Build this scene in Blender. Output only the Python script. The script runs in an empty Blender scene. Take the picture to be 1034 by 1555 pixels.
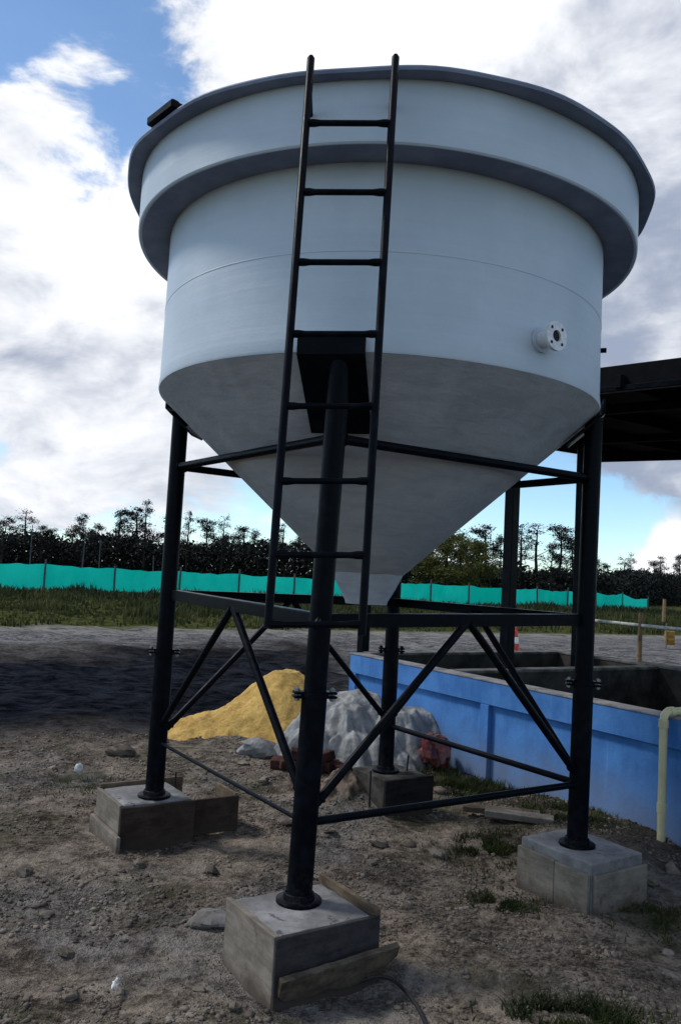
import bpy, math, random
import numpy as np
from mathutils import Vector, Matrix

random.seed(7)
rng = np.random.default_rng(11)
sc = bpy.context.scene
COL = sc.collection
PI = math.pi
R = math.radians

# ------------------------------------------------------------------ camera
PITCH, ROLL, EYE = 0.078, 0.0541, 1.675
cd = bpy.data.cameras.new('camera')
cd.sensor_fit = 'VERTICAL'
cd.sensor_height = 24.0
cd.lens = 24.0 * 1229.2 / 1555.0
cd.clip_start = 0.05
cd.clip_end = 3000
cam = bpy.data.objects.new('camera', cd)
COL.objects.link(cam)
fwd = Vector((0, math.cos(PITCH), math.sin(PITCH)))
up0 = Vector((0, -math.sin(PITCH), math.cos(PITCH)))
rt0 = Vector((1, 0, 0))
rt = rt0 * math.cos(ROLL) + up0 * math.sin(ROLL)
up = -rt0 * math.sin(ROLL) + up0 * math.cos(ROLL)
m3 = Matrix((rt, up, -fwd)).transposed()
cam.matrix_world = Matrix.Translation((0, 0, EYE)) @ m3.to_4x4()
sc.camera = cam

# ------------------------------------------------------------------ light
SUN_AZ, SUN_EL = R(-76), R(47)      # azimuth from +Y towards +X, elevation
SUN_STRENGTH, SUN_ANGLE = 2.4, R(11)
SKY_STRENGTH = 0.15
CLOUD_STRENGTH = 0.95
EXPOSURE = 0.1
sd = bpy.data.lights.new('sun', 'SUN')
sd.energy = SUN_STRENGTH
sd.angle = SUN_ANGLE
sd.color = (1.0, 0.95, 0.88)
sun = bpy.data.objects.new('sun', sd)
COL.objects.link(sun)
sv = Vector((math.sin(SUN_AZ) * math.cos(SUN_EL), math.cos(SUN_AZ) * math.cos(SUN_EL), math.sin(SUN_EL)))
sun.rotation_euler = (-sv).to_track_quat('-Z', 'Y').to_euler()
sun.location = (0, 0, 30)
sc.view_settings.view_transform = 'Standard'
sc.view_settings.look = 'None'
sc.view_settings.exposure = EXPOSURE
sc.view_settings.gamma = 1.0
sc.view_settings.use_curve_mapping = False

sc.cycles.max_bounces = 6
sc.cycles.diffuse_bounces = 3
sc.cycles.glossy_bounces = 2
sc.cycles.transmission_bounces = 2

# ------------------------------------------------------------------ node helper
class N:
    def __init__(s, tree):
        s.t = tree
        s.n = tree.nodes
        s.l = tree.links
    def new(s, typ, **kw):
        n = s.n.new(typ)
        for k, v in kw.items():
            setattr(n, k, v)
        return n
    def put(s, sock, v):
        if v is None:
            return
        if hasattr(v, 'is_linked') or isinstance(v, bpy.types.NodeSocket):
            s.l.new(v, sock)
        else:
            if sock.type == 'RGBA' and len(v) == 3:
                v = (*v, 1)
            sock.default_value = v
    def math(s, op, a, b=None, c=None, clamp=False):
        n = s.new('ShaderNodeMath', operation=op, use_clamp=clamp)
        s.put(n.inputs[0], a); s.put(n.inputs[1], b); s.put(n.inputs[2], c)
        return n.outputs[0]
    def vmath(s, op, a, b=None):
        n = s.new('ShaderNodeVectorMath', operation=op)
        s.put(n.inputs[0], a); s.put(n.inputs[1], b)
        return n.outputs['Value'] if op in ('DISTANCE', 'LENGTH', 'DOT_PRODUCT') else n.outputs['Vector']
    def ramp(s, f, lo, hi, a=0.0, b=1.0, smooth=True):
        n = s.new('ShaderNodeMapRange')
        n.interpolation_type = 'SMOOTHSTEP' if smooth else 'LINEAR'
        s.put(n.inputs['Value'], f)
        n.inputs['From Min'].default_value = lo
        n.inputs['From Max'].default_value = hi
        n.inputs['To Min'].default_value = a
        n.inputs['To Max'].default_value = b
        return n.outputs[0]
    def mix(s, f, a, b, blend='MIX'):
        n = s.new('ShaderNodeMix', data_type='RGBA', blend_type=blend)
        s.put(n.inputs[0], f); s.put(n.inputs[6], a); s.put(n.inputs[7], b)
        return n.outputs[2]
    def noise(s, vec, scale, detail=4.0, rough=0.55, dist=0.0, col=False):
        n = s.new('ShaderNodeTexNoise')
        s.put(n.inputs['Vector'], vec)
        n.inputs['Scale'].default_value = scale
        n.inputs['Detail'].default_value = detail
        n.inputs['Roughness'].default_value = rough
        n.inputs['Distortion'].default_value = dist
        return n.outputs['Color'] if col else n.outputs['Fac']
    def voro(s, vec, scale, feature='F1'):
        n = s.new('ShaderNodeTexVoronoi', feature=feature)
        s.put(n.inputs['Vector'], vec)
        n.inputs['Scale'].default_value = scale
        return n
    def mapping(s, vec, scale=(1, 1, 1), rot=(0, 0, 0), loc=(0, 0, 0)):
        n = s.new('ShaderNodeMapping')
        s.put(n.inputs['Vector'], vec)
        n.inputs['Scale'].default_value = scale
        n.inputs['Rotation'].default_value = rot
        n.inputs['Location'].default_value = loc
        return n.outputs[0]

# ------------------------------------------------------------------ world: clear sky with broken clouds
COVER = [   # where the cloud deck is thick (+) or open (-): direction, spread, amount
    ((-0.35, 0.77, 0.535), 0.120, -0.34), ((-0.225, 0.800, 0.555), 0.075, -0.12), ((-0.240, 0.850, 0.468), 0.035, -0.20), ((-0.12, 0.79, 0.60), 0.05, -0.20),
    ((-0.347, 0.861, 0.373), 0.100, 0.30), ((-0.284, 0.806, 0.519), 0.030, 0.16), ((-0.34, 0.82, 0.45), 0.05, 0.14), ((-0.276, 0.904, 0.326), 0.080, 0.25),
    ((-0.16, 0.80, 0.575), 0.05, 0.16), ((-0.179, 0.84, 0.513), 0.050, 0.22), ((0.0, 0.822, 0.569), 0.110, 0.42),
    ((0.141, 0.809, 0.57), 0.160, 0.50), ((0.313, 0.818, 0.483), 0.160, 0.50), ((0.335, 0.883, 0.33), 0.110, 0.70),
    ((-0.339, 0.915, 0.218), 0.090, 0.50), ((-0.311, 0.938, 0.151), 0.025, -0.30), ((-0.371, 0.917, 0.148), 0.030, -0.20),
    ((-0.309, 0.946, 0.102), 0.060, 0.30), ((-0.152, 0.983, 0.099), 0.060, 0.25), ((0.348, 0.924, 0.158), 0.050, 0.40),
    ((0.339, 0.937, 0.086), 0.035, -0.42), ((0.247, 0.966, 0.079), 0.050, -0.30), ((0.148, 0.986, 0.075), 0.050, -0.22),
    ((0.374, 0.926, 0.051), 0.022, 0.45), ((0.32, 0.946, 0.045), 0.015, 0.30),
]
BRIGHT = [  # thin sunlit cloud (+) and thick grey cloud (-)
    ((0.03, 0.813, 0.581), 0.120, 0.45), ((-0.318, 0.849, 0.421), 0.070, 0.35), ((-0.282, 0.897, 0.339), 0.050, 0.35),
    ((-0.074, 0.828, 0.556), 0.060, 0.35), ((0.374, 0.926, 0.051), 0.030, 0.60), ((0.338, 0.890, 0.305), 0.085, -0.42),
    ((0.341, 0.927, 0.158), 0.070, -0.45), ((-0.332, 0.924, 0.19), 0.050, -0.10), ((-0.351, 0.896, 0.273), 0.050, -0.10),
    ((-0.309, 0.946, 0.102), 0.060, 0.15), ((-0.33, 0.93, 0.20), 0.08, 0.08), ((0.363, 0.894, 0.263), 0.020, 0.60), ((0.36, 0.82, 0.45), 0.10, -0.12), ((-0.34, 0.885, 0.31), 0.07, 0.06),
]
world = bpy.data.worlds.new('World')
sc.world = world
world.use_nodes = True
w = N(world.node_tree)
w.n.clear()
sky = w.new('ShaderNodeTexSky', sky_type='NISHITA')
sky.sun_disc = False
sky.sun_elevation = SUN_EL
sky.sun_rotation = SUN_AZ
sky.altitude = 1500
sky.air_density = 1.0
sky.dust_density = 0.3
sky.ozone_density = 0.3
tc = w.new('ShaderNodeTexCoord').outputs['Generated']
nd = w.vmath('NORMALIZE', tc)
wv = w.mapping(nd, scale=(1, 1, 1.9))
warp = w.noise(wv, 3.0, 2, 0.5, col=True)
warped = w.vmath('ADD', wv, w.vmath('MULTIPLY', w.vmath('SUBTRACT', warp, (0.5, 0.5, 0.5)), (0.16, 0.16, 0.16)))
base = w.noise(warped, 5.4, 7, 0.6)
def lobes(items):
    acc = None
    for d, s, a in items:
        # a * exp(-|nd - d|^2 / 2 s^2) on the unit sphere
        k = 1.0 / (s * s)
        dv = Vector(d).normalized() * k
        g = w.math('EXPONENT', w.math('ADD', w.vmath('DOT_PRODUCT', nd, tuple(dv)), math.log(abs(a)) - k))
        acc = w.math('MULTIPLY', g, 1.0 if a > 0 else -1.0) if acc is None else w.math('ADD' if a > 0 else 'SUBTRACT', acc, g)
    return acc
cover = w.math('ADD', w.math('MULTIPLY', w.math('SUBTRACT', base, 0.5), 2.1), lobes(COVER))
mask = w.ramp(cover, -0.07, 0.22, 0.04, 1.0)   # thin veil everywhere, thick where the noise is high
shade = w.noise(w.vmath('ADD', warped, (0.0, 0.0, 0.055)), 5.4, 5, 0.6)   # density a little higher up: tops catch the light
lit = w.math('ADD', w.math('ADD', w.math('MULTIPLY', w.math('SUBTRACT', base, shade), 1.6), 0.55), lobes(BRIGHT))
lit = w.ramp(lit, 0.0, 1.0)
ccol = w.mix(lit, (0.34, 0.40, 0.53), (1.08, 1.09, 1.12))
bg1 = w.new('ShaderNodeBackground')
w.l.new(w.mix(1.0, sky.outputs[0], (0.82, 1.0, 1.10), 'MULTIPLY'), bg1.inputs[0]); bg1.inputs[1].default_value = SKY_STRENGTH
bg2 = w.new('ShaderNodeBackground')
w.l.new(ccol, bg2.inputs[0]); bg2.inputs[1].default_value = CLOUD_STRENGTH
mx = w.new('ShaderNodeMixShader')
w.l.new(mask, mx.inputs[0]); w.l.new(bg1.outputs[0], mx.inputs[1]); w.l.new(bg2.outputs[0], mx.inputs[2])
world.cycles.sampling_method = 'MANUAL'
world.cycles.sample_map_resolution = 512
wo = w.new('ShaderNodeOutputWorld')
w.l.new(mx.outputs[0], wo.inputs[0])

# ------------------------------------------------------------------ materials
def mat(name, fn):
    m = bpy.data.materials.new(name)
    m.use_nodes = True
    t = N(m.node_tree)
    t.n.clear()
    out = t.new('ShaderNodeOutputMaterial')
    p = t.new('ShaderNodeBsdfPrincipled')
    t.l.new(p.outputs[0], out.inputs[0])
    pos = t.new('ShaderNodeNewGeometry').outputs['Position']
    obj = t.new('ShaderNodeTexCoord').outputs['Object']
    fn(t, p, pos, obj, out)
    return m
def bump(t, p, h, strength=0.4, dist=0.01):
    b = t.new('ShaderNodeBump')
    b.inputs['Strength'].default_value = strength
    b.inputs['Distance'].default_value = dist
    t.put(b.inputs['Height'], h)
    t.l.new(b.outputs[0], p.inputs['Normal'])
def setp(t, p, **kw):
    names = dict(col='Base Color', rough='Roughness', metal='Metallic', spec='Specular IOR Level', alpha='Alpha', trans='Transmission Weight', coat='Coat Weight')
    for k, v in kw.items():
        t.put(p.inputs[names[k]], v)

def m_tank(t, p, pos, obj, out):
    streak = t.noise(t.mapping(pos, scale=(2, 2, 1.2)), 1.1, 5, 0.6)
    rings = t.noise(t.mapping(pos, scale=(0.25, 0.25, 16)), 2.0, 3, 0.5)
    blot = t.noise(pos, 1.6, 6, 0.6)
    f = t.math('ADD', t.math('MULTIPLY', streak, 0.4), t.math('ADD', t.math('MULTIPLY', rings, 0.12), t.math('MULTIPLY', blot, 0.48)))
    c = t.mix(t.ramp(f, 0.34, 0.66), (0.42, 0.49, 0.555), (0.51, 0.585, 0.65))
    spots = t.ramp(t.noise(pos, 9, 5, 0.7), 0.66, 0.8)
    c = t.mix(t.math('MULTIPLY', spots, 0.35), c, (0.33, 0.36, 0.38))
    setp(t, p, col=c, rough=t.ramp(blot, 0.3, 0.7, 0.42, 0.6), spec=0.35)
    run = t.ramp(t.noise(t.mapping(pos, scale=(6, 6, 0.3)), 2.0, 3, 0.5), 0.66, 0.78)
    hgt = t.math('ADD', t.math('MULTIPLY', rings, 0.45), t.math('ADD', t.math('MULTIPLY', t.noise(pos, 26, 4, 0.6), 0.45), t.math('MULTIPLY', run, 0.3)))
    bump(t, p, hgt, 0.22, 0.012)
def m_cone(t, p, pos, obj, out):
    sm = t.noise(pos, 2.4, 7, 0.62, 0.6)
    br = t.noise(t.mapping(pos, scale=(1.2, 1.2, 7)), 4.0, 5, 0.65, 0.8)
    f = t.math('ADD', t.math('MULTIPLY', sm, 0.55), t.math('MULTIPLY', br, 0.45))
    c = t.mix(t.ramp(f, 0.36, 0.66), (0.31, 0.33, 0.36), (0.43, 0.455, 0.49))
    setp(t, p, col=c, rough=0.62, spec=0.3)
    bump(t, p, t.math('ADD', br, t.noise(pos, 40, 3, 0.6)), 0.25, 0.01)
def m_tank_shade(t, p, pos, obj, out):  # tank colour darkened to slate: shade under channel and lip painted in
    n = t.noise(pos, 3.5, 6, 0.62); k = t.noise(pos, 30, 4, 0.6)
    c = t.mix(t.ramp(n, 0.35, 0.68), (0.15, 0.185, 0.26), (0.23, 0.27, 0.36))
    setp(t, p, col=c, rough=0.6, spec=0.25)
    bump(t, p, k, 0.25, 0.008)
def m_steel(t, p, pos, obj, out):
    n = t.noise(pos, 14, 5, 0.6)
    c = t.mix(t.ramp(n, 0.45, 0.75), (0.0022, 0.0032, 0.0055), (0.006, 0.008, 0.012))
    dust = t.math('MULTIPLY', t.ramp(t.math('ADD', t.new_z(pos), t.math('MULTIPLY', n, 0.35)), 0.42, 0.62, 1, 0), t.ramp(t.noise(pos, 30, 4, 0.7), 0.48, 0.66))
    c = t.mix(t.math('MULTIPLY', dust, 0.35), c, (0.05, 0.042, 0.034))
    setp(t, p, col=c, rough=t.ramp(n, 0.3, 0.7, 0.30, 0.46), spec=0.05)
    bump(t, p, t.noise(pos, 70, 3, 0.6), 0.12, 0.004)
def m_bolt(t, p, pos, obj, out):
    setp(t, p, col=(0.28, 0.28, 0.27), rough=0.45, metal=0.8)
def m_hole(t, p, pos, obj, out):
    setp(t, p, col=(0.006, 0.007, 0.009), rough=0.8)
def m_flangewhite(t, p, pos, obj, out):
    n = t.noise(pos, 30, 4, 0.6)
    setp(t, p, col=t.mix(t.ramp(n, 0.35, 0.7), (0.55, 0.57, 0.58), (0.74, 0.75, 0.76)), rough=0.45)
def m_concrete(t, p, pos, obj, out):
    a = t.noise(pos, 5, 8, 0.65); b = t.noise(pos, 38, 4, 0.6)
    c = t.mix(t.ramp(a, 0.32, 0.7), (0.125, 0.122, 0.12), (0.28, 0.275, 0.275))
    c = t.mix(t.math('MULTIPLY', t.ramp(b, 0.58, 0.75), 0.5), c, (0.08, 0.075, 0.07))
    c = t.mix(t.math('MULTIPLY', t.ramp(t.noise(pos, 9, 6, 0.7, 0.5), 0.60, 0.68), 0.75), c, (0.045, 0.042, 0.042))
    dirt = t.ramp(t.math('ADD', t.new_z(pos), t.math('MULTIPLY', a, 0.12)), 0.02, 0.16, 1, 0)
    c = t.mix(t.math('MULTIPLY', dirt, 0.7), c, (0.085, 0.068, 0.05))
    setp(t, p, col=c, rough=0.92, spec=0.15)
    bump(t, p, t.math('ADD', a, t.math('MULTIPLY', b, 0.5)), 0.5, 0.012)
def new_z(self, pos):
    s = self.new('ShaderNodeSeparateXYZ')
    self.l.new(pos, s.inputs[0])
    return s.outputs[2]
N.new_z = new_z
def wood(c0, c1, grain=0.45):
    def f(t, p, pos, obj, out):
        g = t.noise(t.mapping(obj, scale=(1.6, 9, 9)), 3.0, 5, 0.65, 0.6)
        st = t.noise(pos, 7, 6, 0.68)
        k = t.math('ADD', t.math('MULTIPLY', g, grain), t.math('MULTIPLY', st, 1 - grain))
        c = t.mix(t.ramp(k, 0.36, 0.66), c0, c1)
        c = t.mix(t.math('MULTIPLY', t.ramp(t.noise(pos, 16, 5, 0.7), 0.56, 0.72), 0.6), c, tuple(x * 0.4 for x in c0))
        mud = t.ramp(t.math('ADD', t.new_z(pos), t.math('MULTIPLY', st, 0.16)), 0.04, 0.17, 1, 0)
        c = t.mix(t.math('MULTIPLY', mud, 0.75), c, (0.07, 0.054, 0.040))
        setp(t, p, col=c, rough=0.9, spec=0.12)
        bump(t, p, k, 0.5, 0.008)
    return f
def m_bluewall(t, p, pos, obj, out):
    a = t.noise(pos, 3, 7, 0.62); dr = t.noise(t.mapping(pos, scale=(5, 5, 0.5)), 3.2, 5, 0.6)
    f = t.math('ADD', t.math('MULTIPLY', a, 0.75), t.math('MULTIPLY', dr, 0.25))
    c = t.mix(t.ramp(f, 0.35, 0.65), (0.040, 0.142, 0.385), (0.072, 0.215, 0.51))
    chalk = t.ramp(t.noise(t.mapping(pos, scale=(7, 7, 0.8)), 2.5, 6, 0.7), 0.58, 0.75)
    c = t.mix(t.math('MULTIPLY', chalk, 0.2), c, (0.22, 0.34, 0.62))
    low = t.ramp(t.math('ADD', t.new_z(pos), t.math('MULTIPLY', a, 0.5)), 0.25, 0.78, 1, 0)
    c = t.mix(t.math('MULTIPLY', low, 0.62), c, (0.17, 0.19, 0.22))
    pe = t.ramp(t.noise(pos, 11, 6, 0.7), 0.64, 0.7)
    c = t.mix(t.math('MULTIPLY', pe, 0.6), c, (0.24, 0.25, 0.27))
    setp(t, p, col=c, rough=0.8, spec=0.2)
    bump(t, p, t.noise(pos, 30, 5, 0.65), 0.35, 0.008)
def m_pvc(t, p, pos, obj, out):
    n = t.noise(pos, 9, 4, 0.6)
    setp(t, p, col=t.mix(n, (0.42, 0.38, 0.20), (0.60, 0.56, 0.34)), rough=0.4)
def m_sand(t, p, pos, obj, out):
    a = t.noise(pos, 5.5, 8, 0.65); b = t.noise(pos, 42, 5, 0.7)
    f = t.math('ADD', t.math('MULTIPLY', a, 0.55), t.math('MULTIPLY', b, 0.45))
    c = t.mix(t.ramp(f, 0.34, 0.66), (0.30, 0.175, 0.045), (0.60, 0.40, 0.13))
    setp(t, p, col=c, rough=0.95, spec=0.1)
    bump(t, p, f, 0.7, 0.03)
def m_tarp(t, p, pos, obj, out):
    n = t.noise(pos, 5, 6, 0.6); d = t.noise(t.mapping(pos, scale=(1, 1, 2.5)), 12, 5, 0.65, 0.5)
    c = t.mix(t.ramp(n, 0.35, 0.68), (0.22, 0.222, 0.217), (0.46, 0.46, 0.45))
    c = t.mix(t.math('MULTIPLY', t.ramp(d, 0.55, 0.75), 0.5), c, (0.16, 0.145, 0.12))
    setp(t, p, col=c, rough=0.5, spec=0.3)
    tr = t.new('ShaderNodeBsdfTranslucent'); t.put(tr.inputs[0], c)
    m = t.new('ShaderNodeMixShader'); m.inputs[0].default_value = 0.3
    t.l.new(p.outputs[0], m.inputs[1]); t.l.new(tr.outputs[0], m.inputs[2]); t.l.new(m.outputs[0], out.inputs[0])
    cr = t.math('ADD', t.voro(t.mapping(pos, scale=(1, 1, .6)), 7.0).outputs['Distance'], t.math('MULTIPLY', t.voro(pos, 19.0).outputs['Distance'], 0.45))
    bump(t, p, t.math('ADD', cr, t.math('MULTIPLY', d, 0.4)), 0.5, 0.03)
def plain(c, rough=0.7, spec=0.3, var=0.35, sc_=12):
    def f(t, p, pos, obj, out):
        n = t.noise(pos, sc_, 5, 0.6)
        setp(t, p, col=t.mix(t.ramp(n, 0.3, 0.7), tuple(x * (1 - var) for x in c), tuple(min(1, x * (1 + var)) for x in c)), rough=rough, spec=spec)
        bump(t, p, n, 0.3, 0.01)
    return f
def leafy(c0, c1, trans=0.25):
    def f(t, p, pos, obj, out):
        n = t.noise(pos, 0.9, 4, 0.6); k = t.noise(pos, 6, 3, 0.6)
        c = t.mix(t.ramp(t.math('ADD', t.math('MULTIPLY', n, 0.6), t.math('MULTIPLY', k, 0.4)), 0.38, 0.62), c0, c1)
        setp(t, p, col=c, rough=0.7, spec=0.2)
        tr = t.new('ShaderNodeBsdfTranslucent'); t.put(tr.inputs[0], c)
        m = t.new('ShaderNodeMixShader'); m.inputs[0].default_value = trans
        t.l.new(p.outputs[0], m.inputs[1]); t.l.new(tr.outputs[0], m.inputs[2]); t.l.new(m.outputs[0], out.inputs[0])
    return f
def m_net(t, p, pos, obj, out):
    rnd = t.new('ShaderNodeObjectInfo').outputs['Random']
    n = t.math('ADD', t.math('MULTIPLY', t.noise(t.mapping(pos, scale=(1, 1, 0.6)), 1.3, 5, 0.6), 0.6), t.math('MULTIPLY', rnd, 0.4))
    bump(t, p, t.noise(t.mapping(pos, scale=(2.5, 2.5, 0.7)), 1.6, 4, 0.6, 0.6), 0.8, 0.15)
    c = t.mix(t.ramp(n, 0.3, 0.7), (0.0, 0.46, 0.36), (0.01, 0.60, 0.48))
    setp(t, p, col=c, rough=0.75, spec=0.15)
    tr = t.new('ShaderNodeBsdfTranslucent'); t.put(tr.inputs[0], c)
    m = t.new('ShaderNodeMixShader'); m.inputs[0].default_value = 0.45
    t.l.new(p.outputs[0], m.inputs[1]); t.l.new(tr.outputs[0], m.inputs[2]); t.l.new(m.outputs[0], out.inputs[0])
def m_ground(t, p, pos, obj, out):
    s = t.new('ShaderNodeSeparateXYZ'); t.l.new(pos, s.inputs[0])
    X, Y = s.outputs[0], s.outputs[1]
    big = t.noise(pos, 0.55, 4, 0.6); mid = t.noise(pos, 2.6, 6, 0.68, 0.5); fine = t.noise(pos, 15, 5, 0.72); grit = t.noise(pos, 62, 2, 0.7)
    f = t.math('ADD', t.math('MULTIPLY', mid, 0.42), t.math('ADD', t.math('MULTIPLY', fine, 0.38), t.math('MULTIPLY', grit, 0.20)))
    soil = t.mix(t.ramp(f, 0.38, 0.62), (0.036, 0.029, 0.023), (0.27, 0.225, 0.18))
    pale = t.ramp(t.math('ADD', t.math('MULTIPLY', big, 0.55), t.math('MULTIPLY', mid, 0.45)), 0.47, 0.60)
    soil = t.mix(t.math('MULTIPLY', pale, 0.55), soil, t.mix(t.ramp(fine, 0.35, 0.65), (0.13, 0.105, 0.082), (0.28, 0.24, 0.195)))
    grey = t.ramp(t.noise(t.vmath('ADD', pos, (7, 3, 0)), 0.8, 4, 0.6), 0.5, 0.62)
    soil = t.mix(t.math('MULTIPLY', grey, 0.55), soil, t.mix(t.ramp(f, 0.4, 0.6), (0.05, 0.05, 0.05), (0.20, 0.195, 0.19)))
    moss = t.ramp(t.noise(t.vmath('ADD', pos, (1, 9, 0)), 1.3, 6, 0.7), 0.52, 0.63)
    soil = t.mix(t.math('MULTIPLY', moss, 0.62), soil, (0.034, 0.038, 0.018))
    # darker soil along the basin wall
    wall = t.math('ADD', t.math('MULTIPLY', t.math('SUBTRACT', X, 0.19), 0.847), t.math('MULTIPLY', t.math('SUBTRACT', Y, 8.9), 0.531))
    wall_dark = t.ramp(t.math('ADD', wall, t.math('MULTIPLY', t.math('SUBTRACT', mid, 0.5), 1.2)), -0.75, -0.2)
    soil = t.mix(t.math('MULTIPLY', wall_dark, 0.72), soil, (0.022, 0.019, 0.015))
    # dark cinder yard behind the tank, to the left
    wob = t.math('MULTIPLY', t.math('SUBTRACT', t.noise(pos, 0.45, 5, 0.65, 0.6), 0.5), 6.5)
    dn = t.math('ADD', t.math('SUBTRACT', Y, t.math('MULTIPLY', X, 0.54)), t.math('MULTIPLY', wob, 0.28))
    df = t.math('ADD', t.math('SUBTRACT', Y, t.math('MULTIPLY', X, 0.65)), wob)
    dk = t.math('MULTIPLY', t.ramp(dn, 8.3, 10.4), t.ramp(df, 15.5, 22.5, 1, 0.0))
    dk = t.math('MULTIPLY', dk, t.ramp(t.math('ADD', X, t.math('MULTIPLY', wob, 0.4)), -0.9, 1.2, 1, 0.15))
    trk = t.noise(t.mapping(pos, rot=(0, 0, R(-24)), scale=(0.8, 1.7, 1)), 1.1, 7, 0.72, 2.2)
    cin = t.mix(t.ramp(t.math('ADD', t.math('MULTIPLY', trk, 0.6), t.math('MULTIPLY', mid, 0.4)), 0.40, 0.64), (0.003, 0.004, 0.0065), (0.028, 0.031, 0.039))
    cin = t.mix(t.math('MULTIPLY', t.ramp(fine, 0.52, 0.70), 0.3), cin, (0.035, 0.037, 0.043))
    # pale gravel road beyond
    rd = t.ramp(df, 16.5, 22.0)
    rd = t.math('MAXIMUM', rd, t.math('MULTIPLY', t.ramp(Y, 8.5, 11.5), t.ramp(X, -1.0, 0.8)))
    gravel = t.mix(t.ramp(t.math('ADD', t.math('MULTIPLY', trk, 0.6), t.math('MULTIPLY', fine, 0.4)), 0.40, 0.60), (0.050, 0.050, 0.054), (0.25, 0.24, 0.23))
    c = t.mix(rd, soil, gravel)
    c = t.mix(dk, c, cin)
    # pale dry edge, then the grassy verge and field
    vd = t.math('ADD', t.math('SUBTRACT', Y, t.math('ADD', 24.6, t.math('MULTIPLY', X, 0.58))), t.math('MULTIPLY', wob, 0.25))
    dry = t.math('MULTIPLY', t.ramp(vd, -2.4, -0.7), t.ramp(trk, 0.36, 0.56))
    c = t.mix(t.math('MULTIPLY', dry, 0.8), c, (0.25, 0.235, 0.20))
    ve = t.ramp(vd, -0.5, 0.7)
    field = t.mix(t.ramp(mid, 0.35, 0.65), (0.03, 0.04, 0.012), (0.09, 0.092, 0.032))
    c = t.mix(ve, c, field)
    setp(t, p, col=c, rough=1.0, spec=0.0)
    hgt = t.math('ADD', t.math('ADD', t.math('MULTIPLY', fine, 0.8), t.math('MULTIPLY', mid, 0.5)), t.math('MULTIPLY', grit, 0.45))
    bump(t, p, hgt, 1.0, 0.045)
def m_stone(t, p, pos, obj, out):
    n = t.noise(pos, 3.2, 3, 0.6); k = t.noise(pos, 40, 4, 0.6)
    c = t.mix(t.ramp(n, 0.3, 0.7), (0.045, 0.036, 0.028), (0.235, 0.198, 0.158))
    c = t.mix(t.ramp(k, 0.4, 0.85), c, (0.09, 0.074, 0.06))
    setp(t, p, col=c, rough=0.9, spec=0.2)
    bump(t, p, k, 0.5, 0.006)

MT = {k: mat(k, f) for k, f in dict(
    tank_paint=m_tank, tank_shade=m_tank_shade, cone_paint=m_cone, black_paint=m_steel, zinc_bolt=m_bolt, dark_hole=m_hole, flange_white=m_flangewhite,
    concrete=m_concrete, form_wood=wood((0.13, 0.112, 0.09), (0.25, 0.22, 0.18)), raw_wood=wood((0.075, 0.054, 0.036), (0.20, 0.155, 0.108)),
    shaded_ply=wood((0.022, 0.020, 0.022), (0.052, 0.048, 0.050)), old_wood=wood((0.040, 0.032, 0.024), (0.135, 0.11, 0.082)), shaded_black_ply=wood((0.008, 0.008, 0.008), (0.022, 0.021, 0.020)), shaded_brown_wood=wood((0.028, 0.019, 0.015), (0.065, 0.045, 0.036)), post_wood=wood((0.16, 0.10, 0.055), (0.34, 0.23, 0.14)),
    blue_paint=m_bluewall, rim_concrete=plain((0.11, 0.105, 0.098), 0.9, 0.1, 0.5, 8), dark_concrete=plain((0.055, 0.05, 0.045), 0.9, 0.1, 0.6, 9), basin_concrete=plain((0.040, 0.036, 0.030), 0.85, 0.15, 0.6, 4), pvc=m_pvc, sand=m_sand, tarp=m_tarp, stone=m_stone, ground=m_ground, net=m_net,
    fence_post=plain((0.055, 0.075, 0.085), 0.7), galv=plain((0.06, 0.07, 0.08), 0.6), clay=plain((0.055, 0.024, 0.019), 0.9, 0.1, 0.45),
    red_plastic=plain((0.12, 0.024, 0.018), 0.35, 0.5, 0.75, 26), cone_red=plain((0.55, 0.07, 0.05), 0.5), drum_yellow=plain((0.26, 0.14, 0.02), 0.6),
    white_band=plain((0.6, 0.6, 0.6), 0.5), rubber=plain((0.010, 0.011, 0.012), 0.55), sludge=plain((0.010, 0.013, 0.010), 0.75, 0.3, 0.7, 3),
    roof_sheet=plain((0.005, 0.005, 0.007), 0.8, 0.05), roof_steel=plain((0.004, 0.0045, 0.006), 0.75, 0.05), earth=plain((0.12, 0.092, 0.068), 0.95, 0.1, 0.75, 14), white_plastic=plain((0.55, 0.54, 0.5), 0.5),
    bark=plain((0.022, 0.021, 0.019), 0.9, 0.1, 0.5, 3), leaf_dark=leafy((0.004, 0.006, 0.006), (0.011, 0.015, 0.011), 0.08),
    leaf_olive=leafy((0.04, 0.05, 0.014), (0.13, 0.135, 0.034), 0.3), grass_verge=leafy((0.016, 0.026, 0.006), (0.088, 0.090, 0.028), 0.2),
    weed_dark=leafy((0.010, 0.018, 0.006), (0.040, 0.050, 0.016), 0.15),
    grass_near=leafy((0.016, 0.024, 0.007), (0.06, 0.072, 0.02), 0.2),
).items()}

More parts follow.
